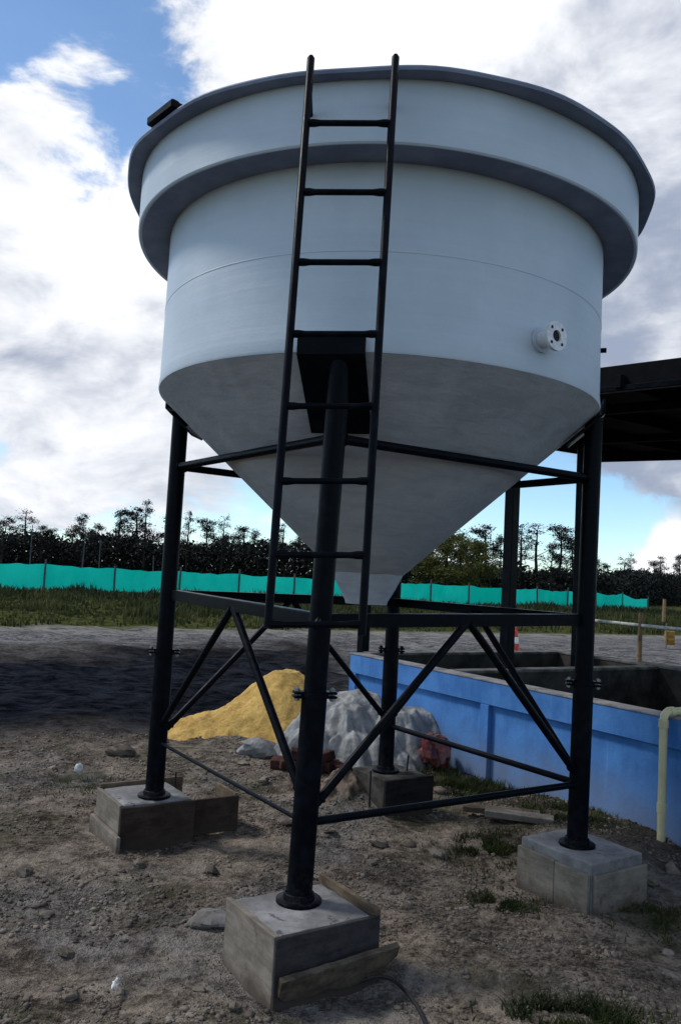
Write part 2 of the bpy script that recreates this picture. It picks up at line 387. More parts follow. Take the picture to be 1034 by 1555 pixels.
# ------------------------------------------------------------------ mesh helper
class M:
    def __init__(s):
        s.v = []; s.f = []
    def add(s, vs, fs):
        o = len(s.v)
        s.v.extend([tuple(x) for x in vs]); s.f.extend([tuple(i + o for i in f) for f in fs])
        return s
    def box(s, c, size, ax=None, bev=0.0):
        c = Vector(c); hx, hy, hz = (d / 2 for d in size)
        ex, ey, ez = ax if ax else (Vector((1, 0, 0)), Vector((0, 1, 0)), Vector((0, 0, 1)))
        if bev <= 0:
            vs = [c + ex * (sx * hx) + ey * (sy * hy) + ez * (sz * hz) for sz in (-1, 1) for sx, sy in ((-1, -1), (1, -1), (1, 1), (-1, 1))]
            return s.add(vs, [(3, 2, 1, 0), (4, 5, 6, 7), (0, 1, 5, 4), (1, 2, 6, 5), (2, 3, 7, 6), (3, 0, 4, 7)])
        b = min(bev, hx * .9, hy * .9, hz * .9)
        ring = lambda x, y, z: [c + ex * (sx * x) + ey * (sy * y) + ez * z for sx, sy in ((-1, -1), (1, -1), (1, 1), (-1, 1))]
        def oct_(x, y, z, k):
            pts = [(-x + k, -y), (x - k, -y), (x, -y + k), (x, y - k), (x - k, y), (-x + k, y), (-x, y - k), (-x, -y + k)]
            return [c + ex * a + ey * d + ez * z for a, d in pts]
        vs = oct_(hx - b, hy - b, -hz, b * .5) + oct_(hx, hy, -hz + b, b) + oct_(hx, hy, hz - b, b) + oct_(hx - b, hy - b, hz, b * .5)
        fs = [tuple(range(7, -1, -1)), tuple(range(24, 32))]
        for r in range(3):
            for i in range(8):
                j = (i + 1) % 8
                fs.append((r * 8 + i, r * 8 + j, r * 8 + 8 + j, r * 8 + 8 + i))
        return s.add(vs, fs)
    def tube(s, p0, p1, r0, r1=None, n=12, caps=True):
        return s.path([p0, p1], [r0, r0 if r1 is None else r1], n, caps)
    def path(s, pts, rad, n=10, caps=True):
        pts = [Vector(p) for p in pts]
        if not isinstance(rad, (list, tuple)):
            rad = [rad] * len(pts)
        vs = []; fs = []
        prev = None
        for i, p in enumerate(pts):
            d = (pts[min(i + 1, len(pts) - 1)] - pts[max(i - 1, 0)]).normalized()
            if prev is None:
                a = d.orthogonal().normalized()
            else:
                a = (prev - d * prev.dot(d)).normalized()
            prev = a
            b = d.cross(a)
            for k in range(n):
                t = 2 * PI * k / n
                vs.append(p + (a * math.cos(t) + b * math.sin(t)) * rad[i])
        for i in range(len(pts) - 1):
            for k in range(n):
                j = (k + 1) % n
                fs.append((i * n + k, i * n + j, i * n + n + j, i * n + n + k))
        if caps:
            fs.append(tuple(range(n - 1, -1, -1))); fs.append(tuple(range((len(pts) - 1) * n, len(pts) * n)))
        return s.add(vs, fs)
    def lathe(s, prof, c, n=96, wob=None, close=False):
        vs = []; fs = []; k = len(prof)
        for i in range(n):
            a = 2 * PI * i / n
            for j, (r, z) in enumerate(prof):
                dr, dz = wob(a, j) if wob else (0, 0)
                vs.append((c[0] + (r + dr) * math.cos(a), c[1] + (r + dr) * math.sin(a), c[2] + z + dz))
        for i in range(n):
            i2 = (i + 1) % n
            for j in range(k if close else k - 1):
                j2 = (j + 1) % k
                fs.append((i * k + j, i2 * k + j, i2 * k + j2, i * k + j2))
        return s.add(vs, fs)
    def build(s, name, material, parent=None, smooth=35, origin=None, **props):
        o = Vector(origin) if origin is not None else (Vector(parent_world(parent)) if parent else None)
        if o is None:
            a = np.array(s.v); o = Vector((float((a[:, 0].min() + a[:, 0].max()) / 2), float((a[:, 1].min() + a[:, 1].max()) / 2), float(a[:, 2].min())))
        me = bpy.data.meshes.new(name)
        me.from_pydata([(x - o.x, y - o.y, z - o.z) for x, y, z in s.v], [], s.f)
        me.update()
        if smooth:
            me.polygons.foreach_set('use_smooth', [True] * len(me.polygons))
            me.set_sharp_from_angle(angle=R(smooth))
        me.materials.append(MT[material])
        ob = bpy.data.objects.new(name, me)
        COL.objects.link(ob)
        if parent:
            ob.parent = parent
            pw = parent_world(parent)
            ob.location = o - Vector(pw)
        else:
            ob.location = o
        ob['_o'] = list(o)
        WORLD[ob.name] = tuple(o)
        del ob['_o']
        for k, v in props.items():
            ob[k] = v
        return ob
WORLD = {}
def parent_world(o):
    return WORLD[o.name]
def thing(name, loc, label, category, group=None):
    e = bpy.data.objects.new(name, None)
    e.empty_display_size = 0.1
    COL.objects.link(e)
    e.location = loc
    WORLD[e.name] = tuple(loc)
    e['label'] = label; e['category'] = category
    if group:
        e['group'] = group
    return e
def tag(o, label, category, group=None):
    o['label'] = label; o['category'] = category
    if group:
        o['group'] = group
    return o
def frame(angle):
    return (Vector((math.cos(angle), math.sin(angle), 0)), Vector((-math.sin(angle), math.cos(angle), 0)), Vector((0, 0, 1)))

# value noise in numpy
_perm = np.random.default_rng(3).random((256, 256))
def vnoise(x, y):
    xi = np.floor(x).astype(int); yi = np.floor(y).astype(int)
    fx = x - xi; fy = y - yi
    fx = fx * fx * (3 - 2 * fx); fy = fy * fy * (3 - 2 * fy)
    g = lambda a, b: _perm[a & 255, b & 255]
    return (g(xi, yi) * (1 - fx) + g(xi + 1, yi) * fx) * (1 - fy) + (g(xi, yi + 1) * (1 - fx) + g(xi + 1, yi + 1) * fx) * fy
def fbm(x, y, oct_=5, gain=0.5):
    a, s, t = 1.0, 0.0, 0.0
    for k in range(oct_):
        s = s + a * vnoise(x * 2 ** k + 17 * k, y * 2 ** k + 31 * k); t += a; a *= gain
    return s / t

# ------------------------------------------------------------------ ground
def gheight(x, y):
    x = np.asarray(x, float); y = np.asarray(y, float)
    near = np.clip((14 - y) / 6, 0, 1)
    h = (fbm(x * 1.1, y * 1.1, 6, 0.55) - 0.5) * 0.16 * (0.25 + 0.75 * near)
    h += (fbm(x * 7, y * 7, 3) - 0.5) * 0.035 * near
    # soil piled at the foot of the blue wall and around the rear footing
    h += 0.16 * np.exp(-(((x - 0.15) / 0.30) ** 2 + ((y - 6.10) / 0.24) ** 2))
    h += 0.05 * np.exp(-(((x - 2.0) / 0.5) ** 2 + ((y - 5.5) / 0.5) ** 2))
    rut = np.clip((y - 8.5) / 2.5, 0, 1) * np.clip((27 - y) / 5, 0, 1)
    h += rut * ((fbm((x * .9 - y * .42) * .55, (x * .42 + y * .9) * 1.5, 4) - .5) * .20 + (fbm(x * 2.0, y * 2.0, 4, .6) - .5) * .14)
    # verge is slightly banked
    ve = y - (25.5 + 0.58 * x)
    h += 0.12 * np.clip(ve / 2.0, 0, 1)
    return h
def graded(lo, dlo, dhi, hi, step, grow):
    xs = list(np.arange(dlo, dhi + 1e-6, step))
    s = step; x = dhi
    while x < hi:
        s *= grow; x += s; xs.append(x)
    s = step; x = dlo
    while x > lo:
        s *= grow; x -= s; xs.insert(0, x)
    return np.array(xs)
gx = graded(-700, -2.6, 2.8, 700, 0.034, 1.06)
gy = graded(-60, 2.2, 8.6, 1500, 0.034, 1.024)
GX, GY = np.meshgrid(gx, gy)
GZ = gheight(GX, GY)
nv = len(gx)
idx = np.arange(GX.size).reshape(GX.shape)
faces = np.stack([idx[:-1, :-1], idx[:-1, 1:], idx[1:, 1:], idx[1:, :-1]], -1).reshape(-1, 4)
def mesh_np(name, V, F, material, smooth=True):
    me = bpy.data.meshes.new(name)
    k = F.shape[1]
    me.vertices.add(len(V)); me.vertices.foreach_set('co', np.asarray(V, np.float32).ravel())
    me.loops.add(F.size); me.loops.foreach_set('vertex_index', F.astype(np.int32).ravel())
    me.polygons.add(len(F)); me.polygons.foreach_set('loop_start', (np.arange(len(F)) * k).astype(np.int32))
    if smooth:
        me.polygons.foreach_set('use_smooth', np.ones(len(F), bool))
    me.update(calc_edges=True); me.validate()
    me.materials.append(MT[material])
    o = bpy.data.objects.new(name, me)
    COL.objects.link(o)
    return o
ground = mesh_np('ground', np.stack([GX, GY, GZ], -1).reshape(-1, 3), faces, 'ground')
ground['kind'] = 'structure'

# ------------------------------------------------------------------ tank
TC = (0.183, 4.888)
R1, R2, R3 = 1.30, 1.482, 1.561
ZT, ZR, ZC, ZO = 3.878, 3.578, 2.685, 1.695
tank = thing('storage_tank', (TC[0], TC[1], 1.51), 'big white round tank with cone bottom and overflow channel around its top', 'tank')
c0 = (TC[0], TC[1], 0)
def wob_body(a, j):
    return 0.004 * math.sin(3 * a + 1.2) + 0.003 * math.sin(7 * a), 0.003 * math.sin(2 * a + .5)
def wob_rim(a, j):
    return 0.007 * math.sin(5 * a + 1) + 0.005 * math.sin(11 * a) + 0.004 * math.sin(17 * a + 2), 0.006 * math.sin(4 * a) + 0.004 * math.sin(9 * a + 1)
M().lathe([(R1 - .012, ZT - .02), (R1, ZT - .02), (R1, 3.3), (R1, 3.0), (R1 + .002, 2.76), (R1 + .008, ZC + .012), (R1 + .004, ZC), (R1 - .012, ZC)], c0, 128, wob_body, True).build('cylinder_wall', 'tank_paint', tank)
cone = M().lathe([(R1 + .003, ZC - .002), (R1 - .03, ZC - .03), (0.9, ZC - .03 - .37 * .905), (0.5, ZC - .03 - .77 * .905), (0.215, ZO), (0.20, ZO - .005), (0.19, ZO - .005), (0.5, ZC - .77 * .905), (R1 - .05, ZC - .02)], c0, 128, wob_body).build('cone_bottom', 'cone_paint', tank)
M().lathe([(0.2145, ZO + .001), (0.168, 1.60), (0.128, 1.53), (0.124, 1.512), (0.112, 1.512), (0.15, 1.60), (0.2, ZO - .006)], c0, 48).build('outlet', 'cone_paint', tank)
# overflow channel: outer wall, floor, lip
M().lathe([(R2 - .012, ZT - .004), (R2, ZT - .004), (R2, 3.73), (R2, ZR), (R2 - .006, ZR - .008), (R2 - .02, ZR - .004), (R2 - .02, 3.7)], c0, 144, wob_body).build('channel_wall', 'tank_paint', tank)
M().lathe([(R2 - .014, ZR + .012), (R1 - .004, ZR + .012), (R1 - .004, ZR - .0), (R1 + .05, ZR - .002), (R2 - .014, ZR - .002)], c0, 144, wob_body, True).build('channel_floor', 'tank_shade', tank)
M().lathe([(R2 - .02, ZT + .004), (R3, ZT + .004), (R3 + .003, ZT - .004), (R3 - .002, ZT - .016), (R2 + .002, ZT - .012), (R2 - .02, ZT - .012)], c0, 160, wob_rim, True).build('rim_lip', 'tank_shade', tank)
# weld seams
for z, r, nm in ((3.15, R1, 'seam'),):
    M().lathe([(r + .0005, z + .004), (r + .0022, z + .001), (r + .0022, z - .001), (r + .0005, z - .004)], c0, 128, lambda a, j: (wob_body(a, j)[0], 0.012 * math.sin(a * 1.0 + 2.6) + 0.003 * math.sin(5 * a))).build(nm, 'tank_paint', tank)
# side nozzle with bolted flange
na = R(-55.5)
nd_ = Vector((math.cos(na), math.sin(na), 0))
nc = Vector((TC[0], TC[1], 2.855))
def around(p, axis, r0, r1, depth, n=28):
    """ring (washer) around axis from p"""
    axis = axis.normalized(); a = axis.orthogonal().normalized(); b = axis.cross(a)
    vs = []; fs = []
    for i in range(n):
        t = 2 * PI * i / n
        d = a * math.cos(t) + b * math.sin(t)
        vs += [p + d * r0, p + d * r1, p + d * r1 + axis * depth, p + d * r0 + axis * depth]
    for i in range(n):
        j = (i + 1) % n
        for k in range(4):
            fs.append((i * 4 + k, j * 4 + k, j * 4 + (k + 1) % 4, i * 4 + (k + 1) % 4))
    return M().add(vs, fs)
noz = around(nc + nd_ * (R1 - .02), nd_, 0.030, 0.041, 0.10).build('nozzle', 'flange_white', tank)
around(nc + nd_ * (R1 + .08), nd_, 0.028, 0.070, 0.016, 32).build('flange', 'flange_white', noz)
M().tube(nc + nd_ * (R1 - .01), nc + nd_ * (R1 + .086), 0.0302, 0.0302, 20).build('bore', 'dark_hole', noz)
tv = Vector((-math.sin(na), math.cos(na), 0))
for k in range(4):
    t = PI / 4 + k * PI / 2
    p = nc + nd_ * (R1 + .0945) + tv * (0.051 * math.cos(t)) + Vector((0, 0, 1)) * (0.051 * math.sin(t))
    M().tube(p, p + nd_ * .003, 0.008, 0.008, 10).build('bolt_hole', 'dark_hole', noz)
around(nc + nd_ * (R1 - .004), nd_, 0.042, 0.062, 0.012).build('collar', 'tank_paint', noz)
# small stub on the far right side
sa = R(-18)
sdv = Vector((math.cos(sa), math.sin(sa), 0))
M().tube(Vector((TC[0], TC[1], 3.02)) + sdv * (R1 - .01), Vector((TC[0], TC[1], 3.02)) + sdv * (R1 + .03), 0.014, 0.014, 12).build('stub', 'black_paint', tank)
# black clip hooked over the rim on the left
ba = R(-138.5)
bf = Vector((math.cos(ba), math.sin(ba), 0)); bt = Vector((-math.sin(ba), math.cos(ba), 0)); bz = Vector((0, 0, 1))
bc = Vector((TC[0], TC[1], ZT)) + bf * 1.548
clip = M().box(bc + bz * .030 + bf * .012, (0.25, 0.045, 0.045), (bt, bf, bz), 0.006)
clip.build('rim_clip', 'black_paint', tank)
M().box(bc + bz * .028 - bf * .10 + bt * .11, (0.03, 0.20, 0.035), (bt, bf, bz), 0.004).build('clip_arm', 'black_paint', tank)
M().box(bc + bz * .028 - bf * .10 - bt * .10, (0.03, 0.20, 0.035), (bt, bf, bz), 0.004).build('clip_arm', 'black_paint', tank)

# ------------------------------------------------------------------ support frame
PHI = -0.2017
RL = 1.265
ANG = dict(left=PHI + PI, front=PHI + 1.5 * PI, right=PHI, back=PHI + .5 * PI)
LEG = {k: Vector((TC[0] + RL * math.cos(a), TC[1] + RL * math.sin(a), 0)) for k, a in ANG.items()}
stand = thing('support_frame', (TC[0], TC[1], 0.25), 'black tubular steel frame of four legs carrying the white tank', 'frame')
Zf = Vector((0, 0, 1))
def at(k, z):
    return Vector((LEG[k].x, LEG[k].y, z))
LEAN = dict(left=0.0, front=0.022, right=0.01, back=0.0)
def legp(k, z):
    return at(k, z) + Vector((LEAN[k] * (z - 1.14) / 1.0, 0, 0))
for k in ('left', 'front', 'right', 'back'):
    top = 2.665
    lg = M().path([legp(k, .255), legp(k, 1.14)], 0.057, 20).path([legp(k, 1.14), legp(k, 2.0), legp(k, top)], 0.051, 20).build('leg', 'black_paint', stand)
    M().lathe([(0.0, .250), (0.100, .250), (0.100, .264), (0.094, .268), (0.070, .270), (0.066, .290), (0.060, .294)], (legp(k, .25).x, legp(k, .25).y, 0), 28).build('base_plate', 'black_paint', lg)
    p = legp(k, 1.142)
    a0 = {'left': .1, 'front': .25, 'right': -.1, 'back': .2}[k]
    # pair of bolted ears instead of a full ring
    for sgn in (-1, 1):
        d = Vector((math.cos(a0), math.sin(a0), 0)) * sgn
        e = Vector((-d.y, d.x, 0))
        for dz in (-.009, .009):
            M().box(p + d * .072 + Zf * dz, (0.052, 0.060, 0.012), (d, e, Zf), 0.004).build('ear', 'black_paint', lg)
        M().tube(p + d * .080 - Zf * .030, p + d * .080 + Zf * .030, 0.007, 0.007, 8).tube(p + d * .080 + Zf * .015, p + d * .080 + Zf * .026, 0.013, 0.013, 6).tube(p + d * .080 - Zf * .026, p + d * .080 - Zf * .015, 0.013, 0.013, 6).build('bolt', 'zinc_bolt' if k != 'back' else 'black_paint', lg)
    around(p - Zf * .008, Zf, 0.050, 0.064, 0.016, 24).build('collar', 'black_paint', lg)
    # bent saddle plate bearing on the cone
    a = ANG[k]
    rd_ = Vector((math.cos(a), math.sin(a), 0)); tg = Vector((-math.sin(a), math.cos(a), 0)); cc = Vector((TC[0], TC[1], 0))
    prof = [(R1 + .012, 2.755), (R1 + .014, 2.676), (0.985, 2.372)]
    wd = [0.158, 0.158, 0.150] if k == 'front' else [0.10, 0.10, 0.09]; vs = []
    if k != 'front': prof[2] = (1.13, prof[1][1] - (prof[1][0] - 1.13) * .925)
    for th in (0, .012):
        for (r, z), hw in zip(prof, wd):
            for s_ in (-1, 1):
                vs.append(cc + rd_ * (r + .008 + th * (1 if z > 2.7 else .75)) + tg * (s_ * hw) + Zf * (z - (0 if z > 2.7 else th * .75)))
    fs = [(0, 1, 3, 2), (2, 3, 5, 4), (6, 8, 9, 7), (8, 10, 11, 9), (0, 6, 7, 1), (4, 5, 11, 10), (0, 2, 8, 6), (2, 4, 10, 8), (1, 7, 9, 3), (3, 9, 11, 5)]
    M().add(vs, fs).build('saddle_plate', 'black_paint', stand, smooth=0)
order = ['left', 'front', 'right', 'back']
def weld(p, d, r, parent):
    d = d.normalized()
    around(p, d, r * .9, r + .006, .010, 14).build('weld_bead', 'black_paint', parent)
def angle_bar(p0, p1, w_, t_=.006, down=True, inward=None):
    d = (p1 - p0).normalized(); sd_ = inward - d * inward.dot(d); sd_.normalize(); u_ = sd_.cross(d)
    if u_.z < 0:
        u_ = -u_
    L_ = (p1 - p0).length; c = (p0 + p1) / 2
    m = M().box(c + sd_ * (w_ / 2), (L_, w_, t_), (d, sd_, u_), 0.0015)
    m.box(c - u_ * (w_ / 2), (L_, t_, w_), (d, sd_, u_), 0.0015)
    return m
for i in range(4):
    a, b = order[i], order[(i + 1) % 4]
    pa, pb = legp(a, 1.525), legp(b, 1.525)
    if 'front' in (a, b):
        (pa if a == 'front' else pb).z = 1.495
    d = (pb - pa).normalized()
    inw = (Vector((TC[0], TC[1], 1.5)) - (pa + pb) / 2); inw.z = 0; inw.normalize()
    angle_bar(pa + d * .045, pb - d * .045, .060, .007, True, inw).build('middle_beam', 'black_paint', stand, smooth=20)
    mid = (pa + pb) / 2 - Zf * .045 + inw * .01
    for q, s_ in ((a, 1), (b, -1)):
        z0 = .70 if (q, s_) in (('left', 1), ('front', -1)) else .66
        e = legp(q, z0) + d * (s_ * .05)
        m0 = mid - d * (s_ * .012)
        br_ = M().tube(e, m0, 0.0205, 0.0205, 14).build('diagonal_brace', 'black_paint', stand)
        weld(e + (m0 - e).normalized() * .028, m0 - e, .0205, br_)
    ua, ub = legp(a, 2.31), legp(b, 2.31)
    if 'front' in (a, b):
        (ua if a == 'front' else ub).z = 2.295
    ut_ = M().tube(ua + d * .04, ub - d * .04, 0.0235, 0.0235, 14).build('upper_tie', 'black_paint', stand)
    weld(ua + d * .052, d, .0235, ut_); weld(ub - d * .062, d, .0235, ut_)
    la, lb = legp(a, .585), legp(b, .585)
    if (a, b) != ('back', 'left'):
        rr = 0.010 if (a, b) == ('left', 'front') else 0.0185
        M().tube(la + d * .04, lb - d * .04, rr, rr, 12).build('lower_tie', 'black_paint', stand)

# ------------------------------------------------------------------ ladder
lad = thing('ladder', (-0.07, 3.05, 1.48), 'black steel ladder leaning on the front of the white tank', 'ladder')
TLp, TRp = Vector((-0.227, 3.25, 3.835)), Vector((0.128, 3.25, 3.860))
BLp, BRp = Vector((-0.247, 3.05, 1.485)), Vector((0.104, 3.05, 1.475))
for p0, p1 in ((BLp, TLp), (BRp, TRp)):
    d = (p1 - p0).normalized()
    M().path([p0 - d * .02, p1, p1 + d * .012], [0.0165, 0.0165, 0.009], 12).build('rail', 'black_paint', lad)
RUNG = [(-.003, .009), (.108, .118), (.229, .238), (.356, .363), (.482, .487), (.611, .614), (.741, .742), (.873, .872)]
for i in range(8):
    t = i / 7.0
    fl_, fr_ = RUNG[i]
    p0 = BLp.lerp(TLp, fl_); p1 = BRp.lerp(TRp, fr_)
    d = (p1 - p0).normalized()
    M().path([p0, p0 + d * .035, p0 + d * .06, p1 - d * .06, p1 - d * .035, p1], [0.016, 0.016, 0.0125, 0.0125, 0.016, 0.016], 10).build('rung', 'black_paint', lad)
for p, q in ((BLp.lerp(TLp, .955), None), (BRp.lerp(TRp, .955), None)):
    e = Vector((p.x, TC[1] - math.sqrt(R2 ** 2 - (p.x - TC[0]) ** 2) - .002, p.z - .02))
    M().tube(p, e, 0.010, 0.010, 8).build('stand_off', 'black_paint', lad)
c_ = (BLp + BRp) / 2 + Vector((0.005, 0, .0))
M().tube(Vector((LEG['front'].x, c_.y + .012, 1.478)), Vector((LEG['front'].x, LEG['front'].y - .045, 1.478)), 0.012, 0.012, 8).build('stand_off', 'black_paint', lad)

# ------------------------------------------------------------------ footings
FA = 0.583
e1, e2, e3 = frame(FA)
def block_mesh(c, sx, sy, z0, z1, rough=.006, seed=0):
    """concrete block with uneven faces and chipped edges"""
    r = random.Random(seed); m = M(); n = 7
    def pt(a, b, z, amp=rough):
        return Vector((c[0], c[1], 0)) + e1 * (a + r.uniform(-amp, amp)) + e2 * (b + r.uniform(-amp, amp)) + Zf * (z + r.uniform(-amp, amp))
    ring = []
    per = [(-1 + 2 * i / n, -1) for i in range(n)] + [(1, -1 + 2 * i / n) for i in range(n)] + [(1 - 2 * i / n, 1) for i in range(n)] + [(-1, 1 - 2 * i / n) for i in range(n)]
    vs = []; lv = [z0, z0 + (z1 - z0) * .35, z0 + (z1 - z0) * .7, z1 - .008, z1]
    for li, z in enumerate(lv):
        k = 1 if li < 4 else 1 - .012 / (sx / 2)
        for a, b in per:
            vs.append(pt(a * sx / 2 * k, b * sy / 2 * k, z, rough if li < 4 else rough * .5))
    N_ = len(per); fs = []
    for li in range(len(lv) - 1):
        for i in range(N_):
            j = (i + 1) % N_
            fs.append((li * N_ + i, li * N_ + j, li * N_ + N_ + j, li * N_ + N_ + i))
    # top: fan rings
    base_ = (len(lv) - 1) * N_
    inner = []
    for a, b in per:
        vs.append(pt(a * sx / 4, b * sy / 4, z1 + .002, rough * .5)); 
    for i in range(N_):
        j = (i + 1) % N_
        fs.append((base_ + i, base_ + j, base_ + N_ + j, base_ + N_ + i))
    fs.append(tuple(range(base_ + N_, base_ + 2 * N_)))
    return m.add(vs, fs)
def footing(c, sx, sy, label, seed, z1=.25):
    t = thing('footing', (c[0], c[1], 0), label, 'footing', 'concrete footings under the frame legs')
    block_mesh(c, sx, sy, -.12, z1, .004, seed).build('concrete_block', 'concrete' if seed != 4 else 'dark_concrete', t, smooth=25)  # rear block gets a darker concrete
    return t
def lp(c, a, b, z):
    return Vector((c[0], c[1], 0)) + e1 * a + e2 * b + Zf * z
def board(t, c, a, b, z, size, name='form_board', mt='form_wood', tilt=0.0, axis='e1', bev=.003):
    # size: length, thickness, height ; axis = direction of the length
    ex = e1 if axis == 'e1' else e2
    ey = e2 if axis == 'e1' else -e1
    if tilt:
        rt_ = Matrix.Rotation(tilt, 3, ey); ex2 = rt_ @ ex; ez2 = rt_ @ Zf
    else:
        ex2, ez2 = ex, Zf
    mb = M().box((0, 0, 0), size, None, bev)
    o = mb.build(name, mt, t, origin=(0, 0, 0), smooth=25)
    o.rotation_euler = Matrix((ex2, ey, ez2)).transposed().to_euler()
    o.location = lp(c, a, b, z) - Vector(parent_world(t)) if t else lp(c, a, b, z)
    return o
cF = (-0.073, 3.588)
fF = footing(cF, .455, .41, 'concrete footing with board sides under the front leg, nearest the camera', 1)
board(fF, cF, -.241, 0, .105, (.43, .024, .31), axis='e2')
board(fF, cF, 0.0, -.217, .105, (.50, .022, .30), mt='shaded_ply')  # front-right side turned from the sun, its shade painted into the board colour
board(fF, cF, .246, .01, .115, (.46, .022, .33), axis='e2', mt='raw_wood')
cL = (-1.12, 5.215)
fL = footing(cL, .43, .40, 'concrete footing under the left leg with a slipped side board', 2)
board(fL, cL, -.229, .01, .135, (.44, .024, .23), axis='e2')
board(fL, cL, -.262, -.03, -.005, (.52, .024, .19), axis='e2')
board(fL, cL, .0, -.214, .10, (.47, .022, .27), mt='shaded_brown_wood')  # brown board darkened further, shade of this side is in the colour
board(fL, cL, .05, .214, .155, (.56, .02, .24), mt='raw_wood')
board(fL, cL, .41, -.13, .10, (.34, .022, .22), mt='shaded_brown_wood')
board(fL, cL, .57, .03, .12, (.30, .02, .20), axis='e2', mt='raw_wood')
M().tube(lp(cL, .24, .12, .15), lp(cL, .24, .12, .33), .006, .006, 6).build('rebar_stub', 'rubber', fL)
cR = (1.444, 4.66)
fR = footing(cR, .42, .49, 'concrete footing under the right leg beside the blue wall', 3)
board(fR, cR, -.223, .12, .075, (.27, .022, .25), axis='e2')
board(fR, cR, -.224, -.13, .060, (.225, .022, .27), axis='e2')
board(fR, cR, .012, -.258, .06, (.43, .022, .26))
cB = (0.47, 6.16)
fB = footing(cB, .40, .40, 'dark footing under the rear leg beside the tarp pile', 4, .245)
board(fB, cB, .02, -.214, .08, (.44, .022, .32), mt='shaded_black_ply')  # near-black board colour carries the shade on this front side
M().tube(lp(cB, -.26, -.12, .0), lp(cB, -.27, -.13, .30), .007, .007, 6).build('rebar_stub', 'rubber', fB)
M().tube(lp(cB, .12, -.05, .2), lp(cB, .13, -.05, .36), .007, .007, 6).build('rebar_stub', 'rubber', fB)

def loose_box(name, mt, c, size, rot, label, cat, group=None, bev=.004):
    o = M().box((0, 0, 0), size, None, bev).build(name, mt, None, origin=(0, 0, 0), smooth=25)
    o.location = c; o.rotation_euler = rot
    return tag(o, label, cat, group)
def gz(x, y):
    return float(gheight(np.array([x]), np.array([y]))[0])
# plank leaning on the front footing, its broad face turned down
pa, pb = Vector((-0.125, 3.235, .105)), Vector((0.345, 3.500, .150))
pl = M(); d = (pb - pa).normalized(); nrm = Vector((d.y, -d.x, 0)).normalized()
upv = Vector((0, 0, 1)) * .93 + nrm * .36; upv.normalize(); thk = upv.cross(d).normalized()
if thk.dot(nrm) < 0: thk = -thk
rr_ = random.Random(5)
vs = []
for k in range(17):
    t = k / 16
    q = pa.lerp(pb, t)
    hh = .125 + rr_.uniform(-.022, .012)
    if k < 2: hh *= .55 + .2 * k
    if k == 16: hh *= .45
    if k == 15: hh *= .75
    for th in (0, .026):
        o_ = thk * (-th)
        vs.append(q + o_ + upv * rr_.uniform(-.003, .003)); vs.append(q + o_ - upv * hh)
fs = []
for k in range(16):
    b = k * 4
    fs += [(b, b + 4, b + 5, b + 1), (b + 2, b + 3, b + 7, b + 6), (b, b + 2, b + 6, b + 4), (b + 1, b + 5, b + 7, b + 3)]
fs += [(0, 1, 3, 2), (64, 66, 67, 65)]
tag(pl.add(vs, fs).build('plank', 'old_wood', None, smooth=20), 'splintered brown plank propped against the front footing', 'plank')
loose_box('board', 'form_wood', (1.36, 5.80, gz(1.36, 5.8) + .035), (.47, .10, .045), (.05, .02, R(-14)), 'pale timber offcut on the ground near the blue wall', 'timber')
loose_box('board', 'raw_wood', (1.28, 6.02, gz(1.28, 6.02) + .03), (.55, .09, .04), (.03, .0, R(-10)), 'dark timber offcut just behind the pale one near the blue wall', 'timber')
def blob(name, mt, c, s, seed, amp=.35, n=14):
    r = np.random.default_rng(seed); vs = []; fs = []; k = 10
    off = r.random(3) * 50
    for i in range(k + 1):
        th = PI * i / k
        for j in range(n):
            ph = 2 * PI * j / n
            d = np.array([math.sin(th) * math.cos(ph), math.sin(th) * math.sin(ph), math.cos(th)])
            q = 1 + amp * (vnoise(np.array([d[0] * 2.2 + d[2] * 1.3 + off[0]]), np.array([d[1] * 2.2 - d[2] * .9 + off[1]]))[0] - .5) * 2 + r.uniform(-.06, .06) * amp * 2
            vs.append((c[0] + d[0] * s[0] * q, c[1] + d[1] * s[1] * q, c[2] + max(d[2], -.55) * s[2] * q))
    for i in range(k):
        for j in range(n):
            j2 = (j + 1) % n
            fs.append((i * n + j, i * n + n + j, i * n + n + j2, i * n + j2))
    return M().add(vs, fs)
def rubble(x, y, s_, seed, mt, label, cat, nm='rubble'):
    m = blob(nm, mt, (x, y, gz(x, y) + s_[2] * .3), s_, seed, .45, 16)
    return tag(m.build(nm, mt, None, smooth=20), label, cat)
rubble(-.50, 4.0, (.11, .075, .035), 61, 'concrete', 'flat concrete fragment left of the front footing', 'rubble')
# hose beside the front footing
hp = [(0.18, 3.47, .05), (0.26, 3.50, .045), (0.32, 3.50, .03), (0.37, 3.44, .025), (0.405, 3.34, .022), (0.425, 3.22, .02), (0.43, 3.08, .02), (0.43, 2.9, .02)]
hp = [(x, y, z + gz(x, y)) for x, y, z in hp]
def spline(pts, n=6):
    P = [Vector(p) for p in pts]; out = []
    for i in range(len(P) - 1):
        p0, p1, p2, p3 = P[max(i - 1, 0)], P[i], P[i + 1], P[min(i + 2, len(P) - 1)]
        for k in range(n):
            t = k / n
            out.append(.5 * ((2 * p1) + (p2 - p0) * t + (2 * p0 - 5 * p1 + 4 * p2 - p3) * t * t + (3 * p1 - p0 - 3 * p2 + p3) * t ** 3))
    out.append(P[-1])
    return out
tag(M().path(spline(hp), 0.0085, 8).build('hose', 'rubber'), 'thin black hose curling out beside the front footing', 'hose')

